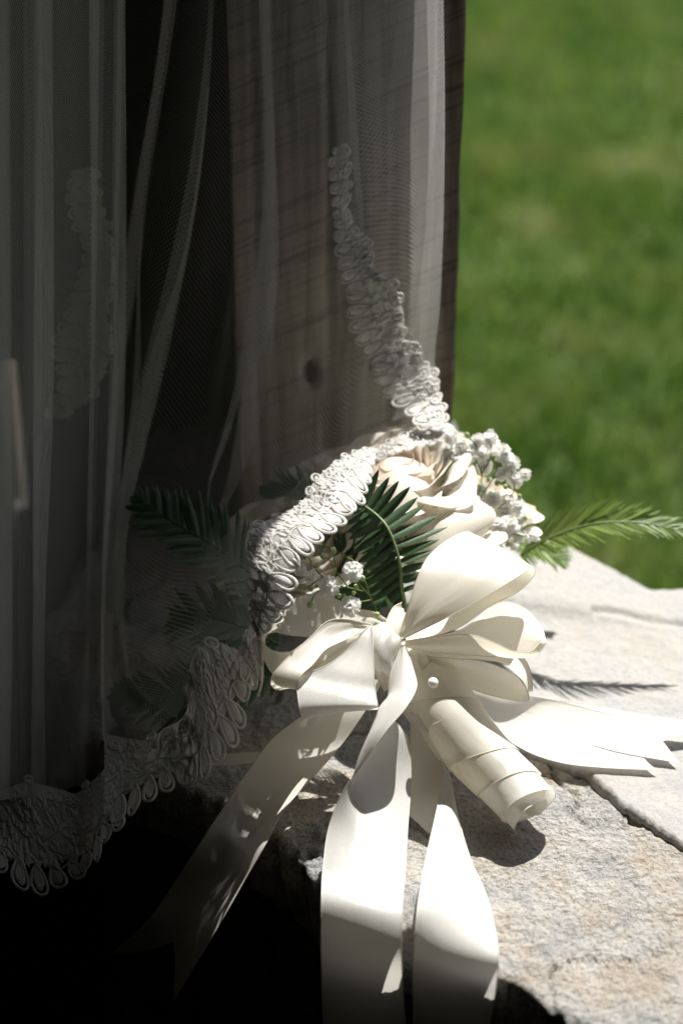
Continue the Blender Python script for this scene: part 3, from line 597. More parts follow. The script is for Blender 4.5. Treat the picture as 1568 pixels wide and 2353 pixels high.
# ------------------------------------------------------------------ ferns
def leaflet_mesh(mat):
    n = 9; t = np.linspace(0, 1, n); wv = .5 * np.minimum(1, (t * 7) ** .6) * np.maximum(0, 1 - t ** 3.2) ** .8; wv[0] = .22; wv[-1] = .02
    G = np.array([[(x, s * wq, (-.22 * abs(s) * wq) + .0) for s in (-1, -.5, 0, .5, 1)] for x, wq in zip(t, wv)]); G[..., 2] *= 1.0
    b = Bag(); b.grid(G); return b.mesh('leaflet', mat)
def put_leaflet(me, a, c, wid, nrm, parent, bend=0):
    a, c = np.array(a), np.array(c); X = c - a; Ln = np.linalg.norm(X); X = X / Ln; Z = nrm - X * nrm.dot(X); Z /= np.linalg.norm(Z); Y = np.cross(Z, X)
    M = Matrix(((X[0] * Ln, Y[0] * wid, Z[0] * wid, a[0]), (X[1] * Ln, Y[1] * wid, Z[1] * wid, a[1]), (X[2] * Ln, Y[2] * wid, Z[2] * wid, a[2]), (0, 0, 0, 1)))
    o = bpy.data.objects.new('leaflet', me); COL.objects.link(o); o.parent = parent; o.matrix_local = M; return o
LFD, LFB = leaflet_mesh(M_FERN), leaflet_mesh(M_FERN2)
NV = np.array([0, -.45, .9])
def frond(path, mat, lm, count, length, wid, a_l=65, a_r=60, side_nrm=NV, label=None, prof=None, seed=0, sides=(1, -1), r0=.0011):
    rr = random.Random(seed); P = spline(np.array(path), 80); T = np.gradient(P, axis=0); T /= np.linalg.norm(T, axis=1)[:, None]
    b = Bag(); b.tube(P, np.linspace(r0, .0004, 80), 6); fo = obj('fern_frond', b.mesh('fern_frond', mat), bq)
    if label: fo['label'] = label
    for k in range(count):
        f = (k + .5) / count; i = int(f * 79); pf = (prof or (lambda q: math.sin(math.pi * min(1, (q * .85 + .15))) ** .6))(f)
        for s in sides:
            ang = R((a_l if s > 0 else a_r) * (1 - .45 * f) + rr.uniform(-7, 7)); S = np.cross(side_nrm, T[i]); S /= np.linalg.norm(S)
            d = T[i] * math.cos(ang) + S * s * math.sin(ang) + side_nrm * rr.uniform(-.02, .16)
            put_leaflet(lm, P[i], P[i] + d * length * pf * rr.uniform(.84, 1.08), wid, side_nrm + S * s * .25 + np.array([rr.uniform(-.2, .2)] * 3), fo)
    return fo
# main frond in front of the roses: measured leaflets on its right, generated ones on its left
rach = spline(np.array([W(*c2(605, 1150), -2.5), W(*c2(585, 1030), -2.2), W(*c2(572, 900), -2.0), W(*c2(545, 800), -2.0), W(*c2(500, 700), -2.2), W(*c2(445, 640), -2.8), W(*c2(370, 585), -3.6), W(*c2(320, 545), -4.4)]), 80)
b = Bag(); b.tube(rach, np.linspace(.0013, .0006, 80), 6); mf = obj('fern_frond', b.mesh('fern_frond', M_RACH), bq, label='dark green fern frond in front of the cream rose')
def rp_(f): return rach[int(f * 79)]
tips = [(468, 405, .86), (512, 436, .80), (572, 466, .74), (630, 485, .68), (664, 556, .62), (711, 582, .57), (775, 650, .51), (822, 702, .45), (790, 768, .39), (775, 830, .34), (740, 900, .27), (700, 960, .21), (680, 1020, .15)]
for x, y, f in tips: put_leaflet(LFD, rp_(f), W(*c2(x + rng.uniform(-8, 8), y + rng.uniform(-8, 8)), -1.0 - 2.6 * f), .0054 * rng.uniform(.85, 1.15), NV + np.array([.25 + rng.uniform(-.4, .4), rng.uniform(-.3, .3), 0]), mf)
tl = [(395, 440, .92), (330, 600, .90), (285, 640, .84), (272, 700, .79), (285, 740, .74), (300, 775, .69), (310, 820, .63), (308, 858, .58), (340, 905, .52), (370, 940, .46), (375, 985, .40), (378, 1030, .34), (390, 1075, .28), (420, 1110, .22), (470, 1140, .16), (510, 1165, .1)]
for x, y, f in tl: put_leaflet(LFD, rp_(f), W(*c2(x, y), -2.6 - 1.5 * f), .0066 * rng.uniform(.85, 1.15), NV + np.array([-.3 + rng.uniform(-.4, .4), rng.uniform(-.3, .3), 0]), mf)
for k in range(10):
    f = .12 + .07 * k; put_leaflet(LFD, rp_(f), W(*c2(390 - 10 * k + 30, 1120 - 44 * k), -4.2), .0060, NV, mf)
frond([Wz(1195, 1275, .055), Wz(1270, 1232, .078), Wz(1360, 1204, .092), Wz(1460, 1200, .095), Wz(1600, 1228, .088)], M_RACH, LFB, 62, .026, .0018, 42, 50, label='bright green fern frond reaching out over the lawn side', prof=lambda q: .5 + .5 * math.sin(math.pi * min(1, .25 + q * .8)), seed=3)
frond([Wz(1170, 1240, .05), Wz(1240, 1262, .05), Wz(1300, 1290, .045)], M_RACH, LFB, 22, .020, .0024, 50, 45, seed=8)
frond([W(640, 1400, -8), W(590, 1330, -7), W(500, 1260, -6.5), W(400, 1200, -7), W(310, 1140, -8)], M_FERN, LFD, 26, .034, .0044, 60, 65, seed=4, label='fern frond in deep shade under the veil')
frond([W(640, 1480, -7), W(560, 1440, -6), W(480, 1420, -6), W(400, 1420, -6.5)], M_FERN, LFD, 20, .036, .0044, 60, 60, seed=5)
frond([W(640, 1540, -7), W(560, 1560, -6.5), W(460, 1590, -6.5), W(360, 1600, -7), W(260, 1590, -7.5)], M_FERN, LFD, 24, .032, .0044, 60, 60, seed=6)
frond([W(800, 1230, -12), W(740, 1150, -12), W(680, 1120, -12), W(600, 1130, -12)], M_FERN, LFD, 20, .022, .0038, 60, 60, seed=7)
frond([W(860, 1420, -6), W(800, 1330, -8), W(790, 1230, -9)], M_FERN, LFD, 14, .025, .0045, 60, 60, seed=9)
b = Bag(); G = spline(np.array([[W(905, 1430, -1.6), W(915, 1432, -1.4)], [W(895, 1400, -1.4), W(908, 1398, -1.2)], [W(884, 1372, -1.2), W(893, 1378, -1)], [W(886, 1366, -1.2), W(888, 1369, -1)]]), 12); b.grid(G); obj('leaf', b.mesh('leaf', M_FERN), bq)

# ------------------------------------------------------------------ baby's breath
def floret_mesh(seed):
    rr = random.Random(seed); b = Bag()
    for k in range(38):
        lay = k / 37; th_ = k * 2.4 + rr.uniform(-.3, .3); el = R(84 - 112 * lay + rr.uniform(-8, 8))
        d = np.array([math.cos(th_) * math.cos(el), math.sin(th_) * math.cos(el), math.sin(el)]); s_ = np.cross(d, [0, 0, 1]); s_ /= np.linalg.norm(s_) + 1e-9; u_ = np.cross(s_, d)
        ln = rr.uniform(.80, 1.08) * (.85 + .15 * lay); wd_ = rr.uniform(.26, .36)
        G = []
        for q in np.linspace(0, 1, 5):
            ww = wd_ * (.2 + .8 * math.sin(q * 2.2)) * (1 + .12 * math.sin(q * 17 + k)); G.append([d * ln * q + s_ * ww * a + u_ * (.16 * math.sin(q * 3) + .09 * math.cos(3.1 * a + k) * q) for a in (-1, -.5, 0, .5, 1)])
        b.grid(np.array(G))
    ball(b, (0, 0, .05), .42, 7)
    return b.mesh('floret', M_FLORET)
FL = [floret_mesh(k) for k in range(4)]
bb_ = Bag(); ball(bb_, (0, 0, 0), 1, 7, (1, 1, 1.25)); BUDM = bb_.mesh('bud', M_BUD)
def sprig(stems, florets, buds, label=None, seed=0):
    rr = random.Random(seed); b = Bag()
    for s in stems: P = spline(np.array([W(*q) for q in s]), 24); b.tube(P, .00042, 5)
    o = obj('babys_breath', b.mesh('babys_breath', M_STEM), bq)
    if label: o['label'] = label
    for (x, y, d, r) in florets:
        f = bpy.data.objects.new('floret', FL[rr.randrange(4)]); COL.objects.link(f); f.parent = o; f.location = W(x, y, d); f.scale = [r / 3250] * 3
        v = Vector((rr.uniform(-.5, .5), rr.uniform(-1.1, -.1), rr.uniform(.3, 1))); f.rotation_euler = v.to_track_quat('Z', 'Y').to_euler()
    for (x, y, d, r) in buds:
        f = bpy.data.objects.new('bud', BUDM); COL.objects.link(f); f.parent = o; f.location = W(x, y, d); f.scale = [r / 3900] * 3; f.rotation_euler = (rr.uniform(-.6, .6), rr.uniform(-.6, .6), 0)
sprig([[(870, 1420, -4), (850, 1370, -2.5), (828, 1345, -1.4), (812, 1320, -.9)], [(835, 1358, -1.8), (790, 1348, -1.2), (760, 1348, -.8)], [(850, 1378, -2.3), (820, 1385, -1.2), (805, 1393, -.9)], [(790, 1348, -1.2), (735, 1320, -1.4), (715, 1290, -1.4), (700, 1268, -1.5)],
       [(800, 1350, -1.4), (770, 1310, -1.6), (755, 1285, -1.6), (742, 1278, -1.6)], [(755, 1350, -1.1), (725, 1362, -1), (712, 1388, -1)], [(770, 1310, -1.6), (768, 1290, -1.7), (765, 1266, -1.7)], [(850, 1370, -2.5), (840, 1340, -1.6), (832, 1325, -1.4)], [(740, 1325, -1.4), (700, 1350, -1.4), (688, 1350, -1.4)], [(900, 1440, -5), (860, 1330, -5), (760, 1260, -5), (700, 1240, -5)]],
      [(810, 1313, -.6, 22), (755, 1347, -.5, 23), (805, 1393, -.5, 22), (716, 1331, -2.2, 18), (690, 1310, -2.5, 14)],
      [(742, 1278, -1.6, 7), (765, 1265, -1.7, 8), (712, 1389, -1, 8), (716, 1297, -1.4, 5), (729, 1300, -1.4, 5), (700, 1280, -1.4, 5), (700, 1350, -1.4, 5), (714, 1352, -1.2, 6), (818, 1348, -1.3, 6), (812, 1362, -1.2, 5), (832, 1328, -1.3, 7), (865, 1412, -1.6, 7), (722, 1240, -3, 6), (790, 1368, -1.3, 5), (687, 1300, -1.4, 5), (778, 1368, -1.5, 6), (692, 1350, -1.3, 5)],
      'sprig of tiny white flowers in front of the dark fern', 1)
fl2 = [(1035, 1003, -7.8, 17), (1125, 1008, -8.8, 20), (1150, 1042, -8.3, 25), (1172, 1065, -8.3, 21), (1180, 1101, -8.3, 20), (1084, 1042, -8.8, 24), (1112, 1073, -8.8, 19), (1042, 1052, -8.8, 27), (1062, 1072, -9.8, 22), (1040, 1108, -7.8, 20), (1005, 1040, -9.8, 20), (1018, 1078, -8.8, 16),
       (1132, 1152, -8.8, 24), (1184, 1161, -7.8, 18), (1160, 1180, -8.8, 22), (1168, 1207, -7.3, 24), (1224, 1234, -7.3, 15), (1150, 1232, -7.3, 20), (1190, 1228, -7.6, 17), (1100, 1130, -8.8, 18), (1068, 1125, -8.8, 16), (1180, 1252, -7.2, 12), (965, 1015, -10.8, 16), (900, 1022, -11.8, 18), (935, 1035, -10.8, 16), (1098, 1010, -8.6, 15), (1205, 1090, -8.2, 14), (1150, 1090, -8.3, 16), (1075, 1100, -8.0, 15), (1120, 1180, -7.6, 17), (1140, 1205, -7.4, 17), (1195, 1190, -7.6, 14), (1088, 1150, -7.9, 15), (1030, 1035, -8.4, 17), (1055, 1020, -8.6, 15), (1110, 1040, -8.4, 16), (1166, 1150, -8, 15), (1012, 1060, -8.3, 15), (1060, 1140, -7.8, 14)]
st2_ = [[(1060, 1300, -6.8), (1050, 1180, -7.3), (1042, 1100, -7.8), (1040, 1060, -8.4), (1035, 1010, -7.8)], [(1060, 1300, -6.8), (1085, 1170, -7.8), (1105, 1090, -8.3), (1085, 1042, -8.6)], [(1105, 1090, -8.3), (1125, 1050, -8.4), (1126, 1010, -8.6)], [(1090, 1160, -7.8), (1130, 1100, -8.2), (1150, 1045, -8.1)],
        [(1130, 1100, -8.2), (1160, 1085, -8.2), (1172, 1066, -8.1)], [(1080, 1200, -7.4), (1140, 1170, -7.8), (1178, 1130, -7.8), (1180, 1103, -8.1)], [(1100, 1240, -7.2), (1150, 1225, -7.2), (1225, 1235, -7.2)], [(1120, 1060, -8.4), (1090, 1020, -8.4), (1072, 1002, -8.4)], [(1140, 1170, -7.8), (1186, 1160, -7.7), (1190, 1140, -7.8)], [(1060, 1180, -6.8), (1012, 1120, -7.4), (1040, 1060, -7.8)]]
sprig(st2_, fl2, [(1072, 1000, -8.4, 7), (1205, 1190, -7.4, 6), (1192, 1140, -7.8, 6), (1140, 1110, -8.2, 6), (1100, 1115, -8.0, 6), (1060, 1100, -7.8, 5), (1196, 1215, -7.4, 5), (1160, 1118, -7.8, 6), (1120, 1103, -8.0, 5), (1165, 1250, -7.0, 6), (1150, 1258, -7.0, 5)] , 'dense sprig of tiny white flowers at the right of the roses', 2)

# ------------------------------------------------------------------ veil
vl = thing('bridal_veil', (-.1, .2, 0), label='sheer white bridal veil with scalloped lace hem draped down the post over the bouquet', category='veil')
def tulle(cols, rows=90, sub=7, name='tulle_panel', mat=None, rip=.0012, seed=0, up=None, **kw):
    if up is None: up = cols[0][0][1] == T
    K = [np.array([Wy(*q) for q in c]) for c in cols]
    if up:                                                     # the veil hangs from under the eave, far above the picture
        K = [np.concatenate([[[k[0][0] * 1.05, k[0][1], 1.715], [k[0][0], k[0][1], k[0][2] + .12]], k]) for k in K]
    C = np.array([spline(k, rows) for k in K])          # (ncol, rows, 3)
    n = (len(cols) - 1) * sub + 1; t = np.arange(len(cols), dtype=float); G = spline(C, n, t)
    a = np.linspace(0, 40, n)[:, None]; v = np.linspace(0, 3, rows)[None, :]
    G[..., 1] += rip * np.sin(a * 1.7 + 1.3 * np.sin(v * 2.1 + seed)) 
    u = np.r_[0, np.cumsum(np.linalg.norm(np.diff(G[:, rows // 3], axis=0), axis=1))]; vv = np.r_[0, np.cumsum(np.linalg.norm(np.diff(G[n // 2], axis=0), axis=1))]
    uv = np.stack([np.broadcast_to(u[:, None], (n, rows)), np.broadcast_to(vv[None, :], (n, rows))], -1)
    b = Bag(); b.grid(G, uv); return obj(name, b.mesh(name, mat or M_TULLE), vl, **kw)
T = -160
main = [
    [(288, T, .24), (285, 0, .24), (268, 400, .23), (260, 800, .20), (236, 1300, .10), (234, 1600, .03), (240, 1680, .02)],
    [(414, T, .235), (403, 0, .235), (374, 206, .23), (343, 411, .225), (322, 617, .215), (288, 823, .19), (258, 1100, .14), (238, 1350, .09), (236, 1600, .03), (262, 1690, .015)],
    [(385, T, .25), (376, 0, .25), (349, 206, .245), (313, 411, .24), (283, 617, .23), (262, 823, .205), (243, 1100, .155), (232, 1350, .10), (240, 1600, .04), (300, 1690, .012)],
    [(470, T, .25), (440, 0, .25), (415, 206, .245), (372, 420, .235), (322, 617, .225), (327, 850, .20), (292, 1100, .14), (262, 1350, .08), (290, 1600, .02), (345, 1695, .006)],
    [(492, T, .235), (490, 0, .235), (480, 206, .225), (459, 411, .22), (425, 617, .21), (384, 823, .19), (342, 1000, .16), (300, 1180, .115), (285, 1400, .07), (320, 1600, .02), (385, 1650, .0)],
    [(478, T, .25), (482, 0, .25), (462, 206, .24), (432, 411, .235), (388, 617, .22), (336, 823, .20), (300, 1000, .17), (272, 1180, .125), (270, 1400, .08), (330, 1580, .02), (405, 1645, -.003)],
    [(540, T, .25), (545, 0, .25), (540, 300, .24), (510, 600, .235), (470, 850, .21), (420, 1080, .15), (400, 1280, .085), (405, 1450, .03), (428, 1600, -.005)],
    [(588, T, .245), (590, 0, .245), (598, 411, .235), (583, 583, .23), (535, 823, .21), (506, 980, .18), (482, 1110, .14), (474, 1180, .11), (460, 1330, .06), (432, 1530, .0)],
    [(622, T, .225), (622, 0, .225), (636, 411, .22), (642, 583, .215), (624, 823, .20), (592, 980, .175), (556, 1090, .145), (508, 1190, .10), (500, 1330, .05), (460, 1478, .005)],
    [(602, T, .25), (604, 0, .25), (610, 411, .24), (598, 583, .235), (568, 823, .215), (540, 1000, .18), (520, 1110, .15), (500, 1200, .11), (530, 1350, .04), (545, 1470, .005)],
    [(690, T, .24), (693, 0, .24), (713, 206, .235), (738, 411, .235), (730, 617, .23), (700, 800, .215), (650, 980, .18), (600, 1120, .13), (560, 1230, .08), (578, 1330, .01), (590, 1440, .0)],
    [(735, T, .235), (740, 0, .235), (760, 300, .23), (775, 617, .225), (770, 800, .21), (720, 980, .18), (660, 1090, .14), (600, 1180, .10), (566, 1225, .055), (570, 1290, .025)],
    [(796, T, .22), (799, 0, .22), (813, 206, .215), (824, 343, .215), (836, 600, .215), (830, 800, .21), (790, 960, .19), (730, 1060, .15), (660, 1140, .11), (600, 1195, .055)],
    [(785, T, .235), (790, 0, .235), (800, 206, .23), (810, 343, .23), (850, 600, .225), (868, 800, .215), (840, 940, .195), (790, 1020, .165), (720, 1075, .13), (690, 1150, .075)],
    [(846, T, .225), (850, 0, .225), (870, 123, .22), (905, 240, .215), (948, 335, .21), (960, 480, .21), (962, 700, .21), (950, 850, .20), (900, 960, .19), (840, 1018, .165), (770, 1055, .11)],
    [(1018, T, .205), (1018, 0, .205), (1021, 200, .205), (1020, 400, .205), (1010, 700, .195), (998, 850, .18), (1015, 935, .165), (1000, 985, .155), (920, 1015, .15), (850, 1040, .125)],
]
tulle(main, seed=0, label='sheer panel falling in folds from the top to the lace over the bouquet')
back = [
    [(1018, T, .206), (1018, 0, .206), (1021, 200, .206), (1020, 400, .206), (1010, 700, .196), (998, 850, .181), (1016, 930, .168), (1026, 985, .155)],
    [(975, T, .235), (978, 0, .235), (985, 300, .235), (975, 600, .225), (965, 800, .205), (975, 900, .185), (985, 960, .17)],
    [(1000, T, .245), (1000, 0, .245), (995, 300, .245), (960, 600, .235), (935, 780, .21), (935, 850, .20), (935, 900, .19)],
    [(905, T, .245), (910, 0, .245), (915, 300, .24), (905, 500, .235), (893, 650, .225), (885, 740, .215), (880, 820, .21)],
    [(860, T, .24), (860, 0, .24), (855, 300, .24), (850, 450, .235), (838, 560, .23), (830, 640, .225)],
    [(800, T, .235), (805, 0, .235), (808, 200, .235), (805, 300, .232), (800, 400, .23), (795, 480, .228)],
    [(720, T, .235), (735, 0, .235), (752, 100, .235), (762, 200, .233), (768, 260, .232), (775, 335, .23)],
]
tulle(back, rows=80, seed=2, label='second layer behind the right edge, ending in the raised lace')
def fold(path, layers=5, Y0=.0, **kw):
    # a tight pleat: several layers of net gathered within a narrow band
    cols = []
    for k in range(layers + 1):
        f = k % 2
        cols.append([(xl + (xr - xl) * (f * (.9 - .06 * k) + (1 - f) * .05 * k), y, Y - .004 + .0025 * k) for (y, xl, xr, Y) in path])
    tulle(cols, rows=80, sub=5, rip=.0003, seed=3, **kw)
fold([(T, 388, 414, .233), (0, 376, 402, .233), (206, 350, 374, .228), (411, 314, 343, .222), (617, 285, 322, .21), (823, 264, 288, .188), (1100, 246, 262, .138), (1350, 233, 243, .09), (1600, 233, 238, .03)], 6, label='bright narrow fold crossing the dark gap')
fold([(200, 478, 482, .222), (411, 452, 460, .216), (617, 412, 426, .206), (823, 340, 384, .186), (1000, 305, 345, .155), (1200, 270, 300, .11), (1400, 262, 275, .07)], 4)
fold([(500, 326, 329, .215), (617, 318, 323, .208), (870, 306, 325, .19), (1100, 280, 294, .135), (1300, 258, 268, .09)], 3)
fold([(T, 594, 624, .223), (0, 592, 621, .223), (411, 610, 635, .218), (583, 588, 641, .213), (760, 560, 632, .203), (900, 535, 560, .188), (1000, 508, 530, .17), (1120, 478, 482, .13), (1200, 480, 482, .10)], 3)
fold([(T, 270, 288, .17), (0, 270, 288, .17), (500, 262, 276, .165), (900, 258, 268, .14), (1400, 234, 242, .06), (1700, 236, 242, -.01)], 4)
def pleats(xs, Y0, Y1, bot, rows, seed, **kw):
    cols = []; q = random.Random(seed)
    for i, x in enumerate(xs):
        f = min(1, max(0, (x + 60) / 340)); yy = Y0 + (Y1 - Y0) * f + (.022 if i % 2 else 0) + q.uniform(-.004, .004); w1, w2 = q.uniform(-9, 9), q.uniform(-9, 9)
        cols.append([(x, T, yy), (x, 0, yy), (x + w1 * .6, 450, yy - .005), (x * .98 + w1, 900, yy - .03), (x * .93 + w2, 1400, min(yy, .12) - .04), (x * .86 + 3, bot(x), min(yy, .06) - .04)])
    tulle(cols, rows=rows, seed=seed, **kw)
pleats([-90, 22, -14, 118, 84, 225, 206, 287, 262], -.10, .16, lambda x: 1835 - .25 * max(0, x - 100), 90, 5, label='gathered panel at the far left in the shade')
pleats([-60, 95, 60, 240], .14, .20, lambda x: 1790, 80, 7)

# lace hem, built thread by thread along measured edges
LF = .4
def lace(inner, outer, Yi, Yo, name, pitch=27, seed=0, cord=.00095, flip=1, thick=1.0, **kw):
    rr = random.Random(seed); n = 300
    I = resample(spline(np.array(inner, float), 200), n); O = resample(spline(np.array(outer, float), 200), n)
    yi = np.interp(np.linspace(0, 1, n), np.linspace(0, 1, len(Yi)), Yi); yo = np.interp(np.linspace(0, 1, n), np.linspace(0, 1, len(Yo)), Yo)
    I3 = np.array([Wy(*p_, y_) for p_, y_ in zip(I, yi)]); O3 = np.array([Wy(*p_, y_) for p_, y_ in zip(O, yo)])
    Lc = np.r_[0, np.cumsum(np.linalg.norm(np.diff((I3 + O3) / 2, axis=0), axis=1))]; Ltot = Lc[-1]
    def S(s, v, h=0.0):
        s = np.clip(np.asarray(s, float), -.002, Ltot + .002); q = np.interp(s, Lc, np.arange(n)); v = np.asarray(v, float); h = np.asarray(h, float) + 0 * s
        a = np.stack([np.interp(q, np.arange(n), I3[:, k]) for k in range(3)], -1); b = np.stack([np.interp(q, np.arange(n), O3[:, k]) for k in range(3)], -1)
        P = a + (b - a) * v[..., None]
        toc = CAM - P; toc /= np.linalg.norm(toc, axis=-1)[..., None]
        wav = .0012 * np.sin(s * 160 + v * 3) * v
        return P + toc * (h + wav)[..., None]
    b = Bag()
    wmid = np.linalg.norm(I3 - O3, axis=1)
    def pad(s, v, ls, lv, ang, h, n_=12):                        # a padded leaf of satin stitch
        G = []; ww = np.interp(s, Lc, wmid)
        for r_, hh in ((1, -.0002), (.9, .0004), (.55, .0007), (.02, .0008)):
            th = np.linspace(0, 2 * np.pi, n_, endpoint=False); x = ls * r_ * np.cos(th); y = lv * r_ * np.sin(th)
            c_, s_ = math.cos(ang), math.sin(ang); x = x * (1 + .15 * np.sin(3 * th + s * 900)); G.append(S(s + x * c_ - y * s_, v + (x * s_ + y * c_) / ww, np.full(n_, h + hh * thick)))
        b.grid(np.array(G), close=True)
    pm = pitch * 1.08 / 3900; vb = np.clip(1 - pm * 1.9 / np.interp(np.linspace(0, Ltot, 40), Lc, wmid), .42, .9); k = 0; s = pm * .3; grp = 6; phase = rr.random() * 6
    while s < Ltot - pm * .2:
        q = (k % grp) / (grp - 1) * 2 - 1; ww = float(np.interp(s, Lc, wmid)); tap = min(1, s / .008 + .3, (Ltot - s) / .008 + .3)
        reach = (1.0 - .09 * q * q + rr.uniform(-.03, .03)); base = max(.42, 1 - pm * 1.9 / ww); vb[int(np.clip(s / Ltot * 39, 0, 39))] = base; ln = (reach - base) * ww * tap
        tilt = q * .42 + rr.uniform(-.08, .08); wid = min(pm * .47, ln * .45)
        th = np.linspace(0, 2 * np.pi, 64, endpoint=False)
        y = ln * (.5 - .5 * np.cos(th)); x = wid * np.sin(th) * (.45 + .65 * (y / ln)) * (1.05)
        cx_ = s + x * math.cos(tilt) + y * math.sin(tilt) * .55; vy = base + (y * 1.0) / ww
        b.tube(S(cx_, vy, .0004 + .0004 * np.sin(3 * th)), cord * (1 + .20 * np.sin(24 * th)), 6, True, LF)
        pad(s + ln * .5 * math.sin(tilt) * .55, base + ln * .50 / ww, wid * .66, ln * .38, -math.atan(math.tan(tilt) * .55), 0.0)
        if rr.random() < .25:
            y2 = ln * .66 * (.5 - .5 * np.cos(th)) ; x2 = wid * .58 * np.sin(th) * (.3 + .7 * y2 / (ln * .66))
            b.tube(S(s + x2 + y2 * math.sin(tilt) * .55, base + .02 + y2 / ww, .0006), cord * .62, 5, True, LF)
        s += pm * (.92 if tap > .9 else .7); k += 1
    # stem cords along the band and the crowded inner leaves
    ss = np.linspace(.001, Ltot - .001, 220)
    vbs = np.interp(ss, np.linspace(0, Ltot, 40), vb)
    for v0, am, fr, r_ in ((0, .03, 300, 1.0), (-.12, .05, 260, .8), (-.26, .06, 190, .8)):
        b.tube(S(ss, vbs + v0 + am * np.sin(ss * fr + phase), .0005), cord * r_ * .75, 6, False, LF)
    nleaf = int(Ltot * float(np.mean(wmid)) / 9.5e-6 * .42)
    for k in range(nleaf):
        s = rr.uniform(.001, Ltot - .001); v = rr.uniform(.10, .02 + float(np.interp(s, np.linspace(0, Ltot, 40), vb))); pad(s, v, rr.uniform(.0011, .0017), rr.uniform(.0026, .0044), rr.gauss(0, .38), rr.uniform(0, .0004), 9)
    # blossoms and rings on the inner edge
    s = pm * .6; k = 0
    while s < Ltot - pm * .4:
        ww = float(np.interp(s, Lc, wmid)); vc = .10 + .07 * math.sin(k * 1.9 + phase)
        if k % 3 == 1 and ww > .012:
            for a in range(5):
                an_ = a * 2 * math.pi / 5 + phase; th = np.linspace(0, 2 * np.pi, 16, endpoint=False); rr_ = .0020
                cx_, cy_ = .0030 * math.cos(an_), .0030 * math.sin(an_)
                b.tube(S(s + cx_ + rr_ * np.cos(th), vc + .05 + (cy_ + rr_ * np.sin(th)) / ww, .001), cord * .72, 5, True, LF)
            pad(s, vc + .05, .0012, .0012, 0, .0012, 8)
        else:
            th = np.linspace(0, 2 * np.pi, 18, endpoint=False); ra = rr.uniform(.0026, .0034) * min(1, ww / .014)
            b.tube(S(s + ra * np.cos(th), vc + ra * np.sin(th) / ww, .0006), cord * .95, 6, True, LF)
            pad(s, vc + .01, ra * .5, ra * .6, rr.uniform(-1, 1), .0003, 8)
        s += pm * rr.uniform(1.0, 1.35); k += 1
    o = obj(name, b.mesh(name, M_LACE), vl, **kw)
    ns, nv = 160, 8; sg, vg = np.meshgrid(np.linspace(0, Ltot, ns), np.linspace(.06, .72, nv), indexing='ij'); G = S(sg, vg, -.0003)
    uv = np.stack([sg, vg * wmid.mean()], -1); b2 = Bag(); b2.grid(G, uv); obj('net_ground', b2.mesh('net_ground', M_NET), o)
    return o
lace([(591, 1462), (573, 1409), (576, 1354), (569, 1299), (555, 1245), (569, 1212), (609, 1190), (664, 1165), (693, 1140), (712, 1105), (745, 1072), (790, 1046), (840, 1030), (866, 1032)],
     [(596, 1470), (626, 1440), (660, 1400), (688, 1350), (706, 1295), (732, 1250), (768, 1222), (805, 1200), (832, 1165), (845, 1120), (856, 1075), (868, 1036)],
     [.0, .0, .01, .03, .05, .07, .10, .125], [-.012, -.012, -.005, .005, .02, .04, .07, .12], 'lace_hem', 38, 1, label='bright sunlit lace over the roses')
lace([(793, 328), (803, 417), (797, 479), (822, 530), (850, 565), (862, 614), (900, 640), (925, 680), (935, 730), (935, 775), (970, 805), (988, 850), (1005, 893), (1024, 985)],
     [(752, 345), (757, 417), (762, 470), (767, 548), (780, 647), (800, 740), (822, 790), (838, 840), (866, 893), (905, 930), (940, 965), (962, 1003)],
     [.207, .206, .204, .203, .198, .192, .187, .182, .168, .145], [.205, .203, .201, .199, .194, .188, .182, .173, .16, .14], 'lace_hem', 32, 2, label='lace climbing diagonally up in front of the post')
lace([(930, 832), (965, 832), (992, 846), (1006, 885), (1017, 930), (1030, 990)], [(912, 850), (922, 885), (935, 920), (945, 950), (955, 980), (968, 1003)],
     [.205, .192, .172, .15], [.202, .188, .168, .145], 'lace_hem', 25, 21, label='brightest folded end of the lace above the roses')
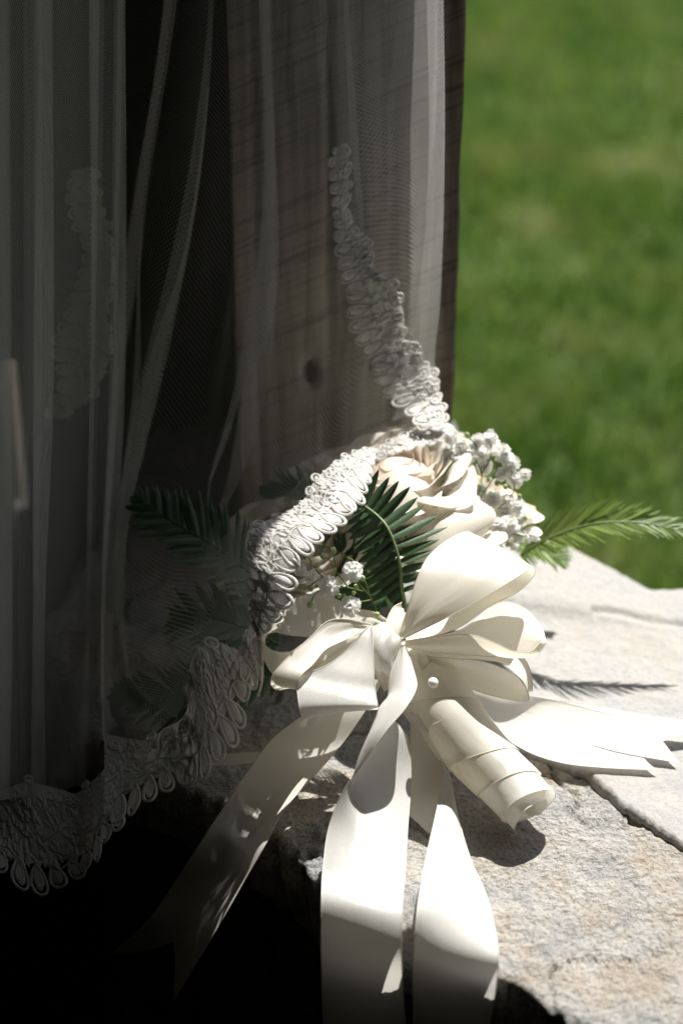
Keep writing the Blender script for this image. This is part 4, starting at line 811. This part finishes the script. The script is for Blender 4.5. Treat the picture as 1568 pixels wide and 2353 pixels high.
lace([(240, 1671), (291, 1684), (343, 1690), (380, 1662), (411, 1645), (429, 1615), (424, 1572), (429, 1521), (446, 1480), (490, 1468), (545, 1490)],
     [(240, 1907), (285, 1885), (325, 1845), (380, 1824), (446, 1812), (490, 1772), (525, 1735), (552, 1690), (570, 1641), (580, 1600), (592, 1560)],
     [.02, .01, .0, -.005, .0, .005, .01], [-.06, -.055, -.05, -.045, -.03, -.01, .0], 'lace_hem', 39, 3, label='shaded lace turning under the bouquet')
lace([(545, 1490), (560, 1470), (575, 1440), (588, 1400)], [(575, 1605), (597, 1572), (603, 1520), (600, 1465)], [.01, .01, .015, .02], [.0, .0, .005, .012], 'lace_hem', 26, 9, label='narrow turned edge of lace beside the bow')
lace([(-40, 1830), (13, 1799), (56, 1780), (94, 1787), (141, 1802), (170, 1812), (205, 1790), (244, 1752)],
     [(-40, 1995), (0, 2014), (43, 2035), (99, 2057), (159, 2048), (205, 2020), (245, 1935), (296, 1885)],
     [.0, .005, .01, .01, .01], [-.06, -.065, -.07, -.065, -.06], 'lace_hem', 38, 4, label='lowest lace at the left, in deep shade')
lace([(-40, 1840), (20, 1850), (80, 1870), (140, 1880), (200, 1875), (240, 1850)], [(-40, 1960), (20, 1975), (80, 1990), (140, 1985), (190, 1960), (235, 1900)],
     [.015, .015, .015], [-.03, -.035, -.03], 'lace_hem', 30, 14)
lace([(215, 380), (240, 480), (262, 600), (255, 720), (258, 820), (220, 900), (150, 960)], [(150, 400), (160, 500), (190, 600), (150, 700), (120, 800), (125, 880), (95, 960)],
     [.235, .23, .22], [.235, .23, .22], 'lace_hem', 34, 6, label='faint lace seen through the left panel')
lace([(1032, 982), (980, 984), (930, 998), (880, 1018), (848, 1036)], [(1036, 1012), (985, 1022), (930, 1038), (884, 1054), (856, 1066)], [.15, .15, .145, .14], [.14, .135, .13, .125], 'lace_hem', 26, 31, label='short bright lace lying along the top of the roses')
# little extra hem strands and the fine sunlit strip over the top of the flowers
b = Bag(); b.tube(spline(np.array([W(592, 1300, -3), W(596, 1400, -2.5), W(600, 1480, -2), W(602, 1560, -1.6), W(592, 1600, -1.5)]), 40), .0007, 6); obj('hem_cord', b.mesh('hem_cord', M_LACE), vl)
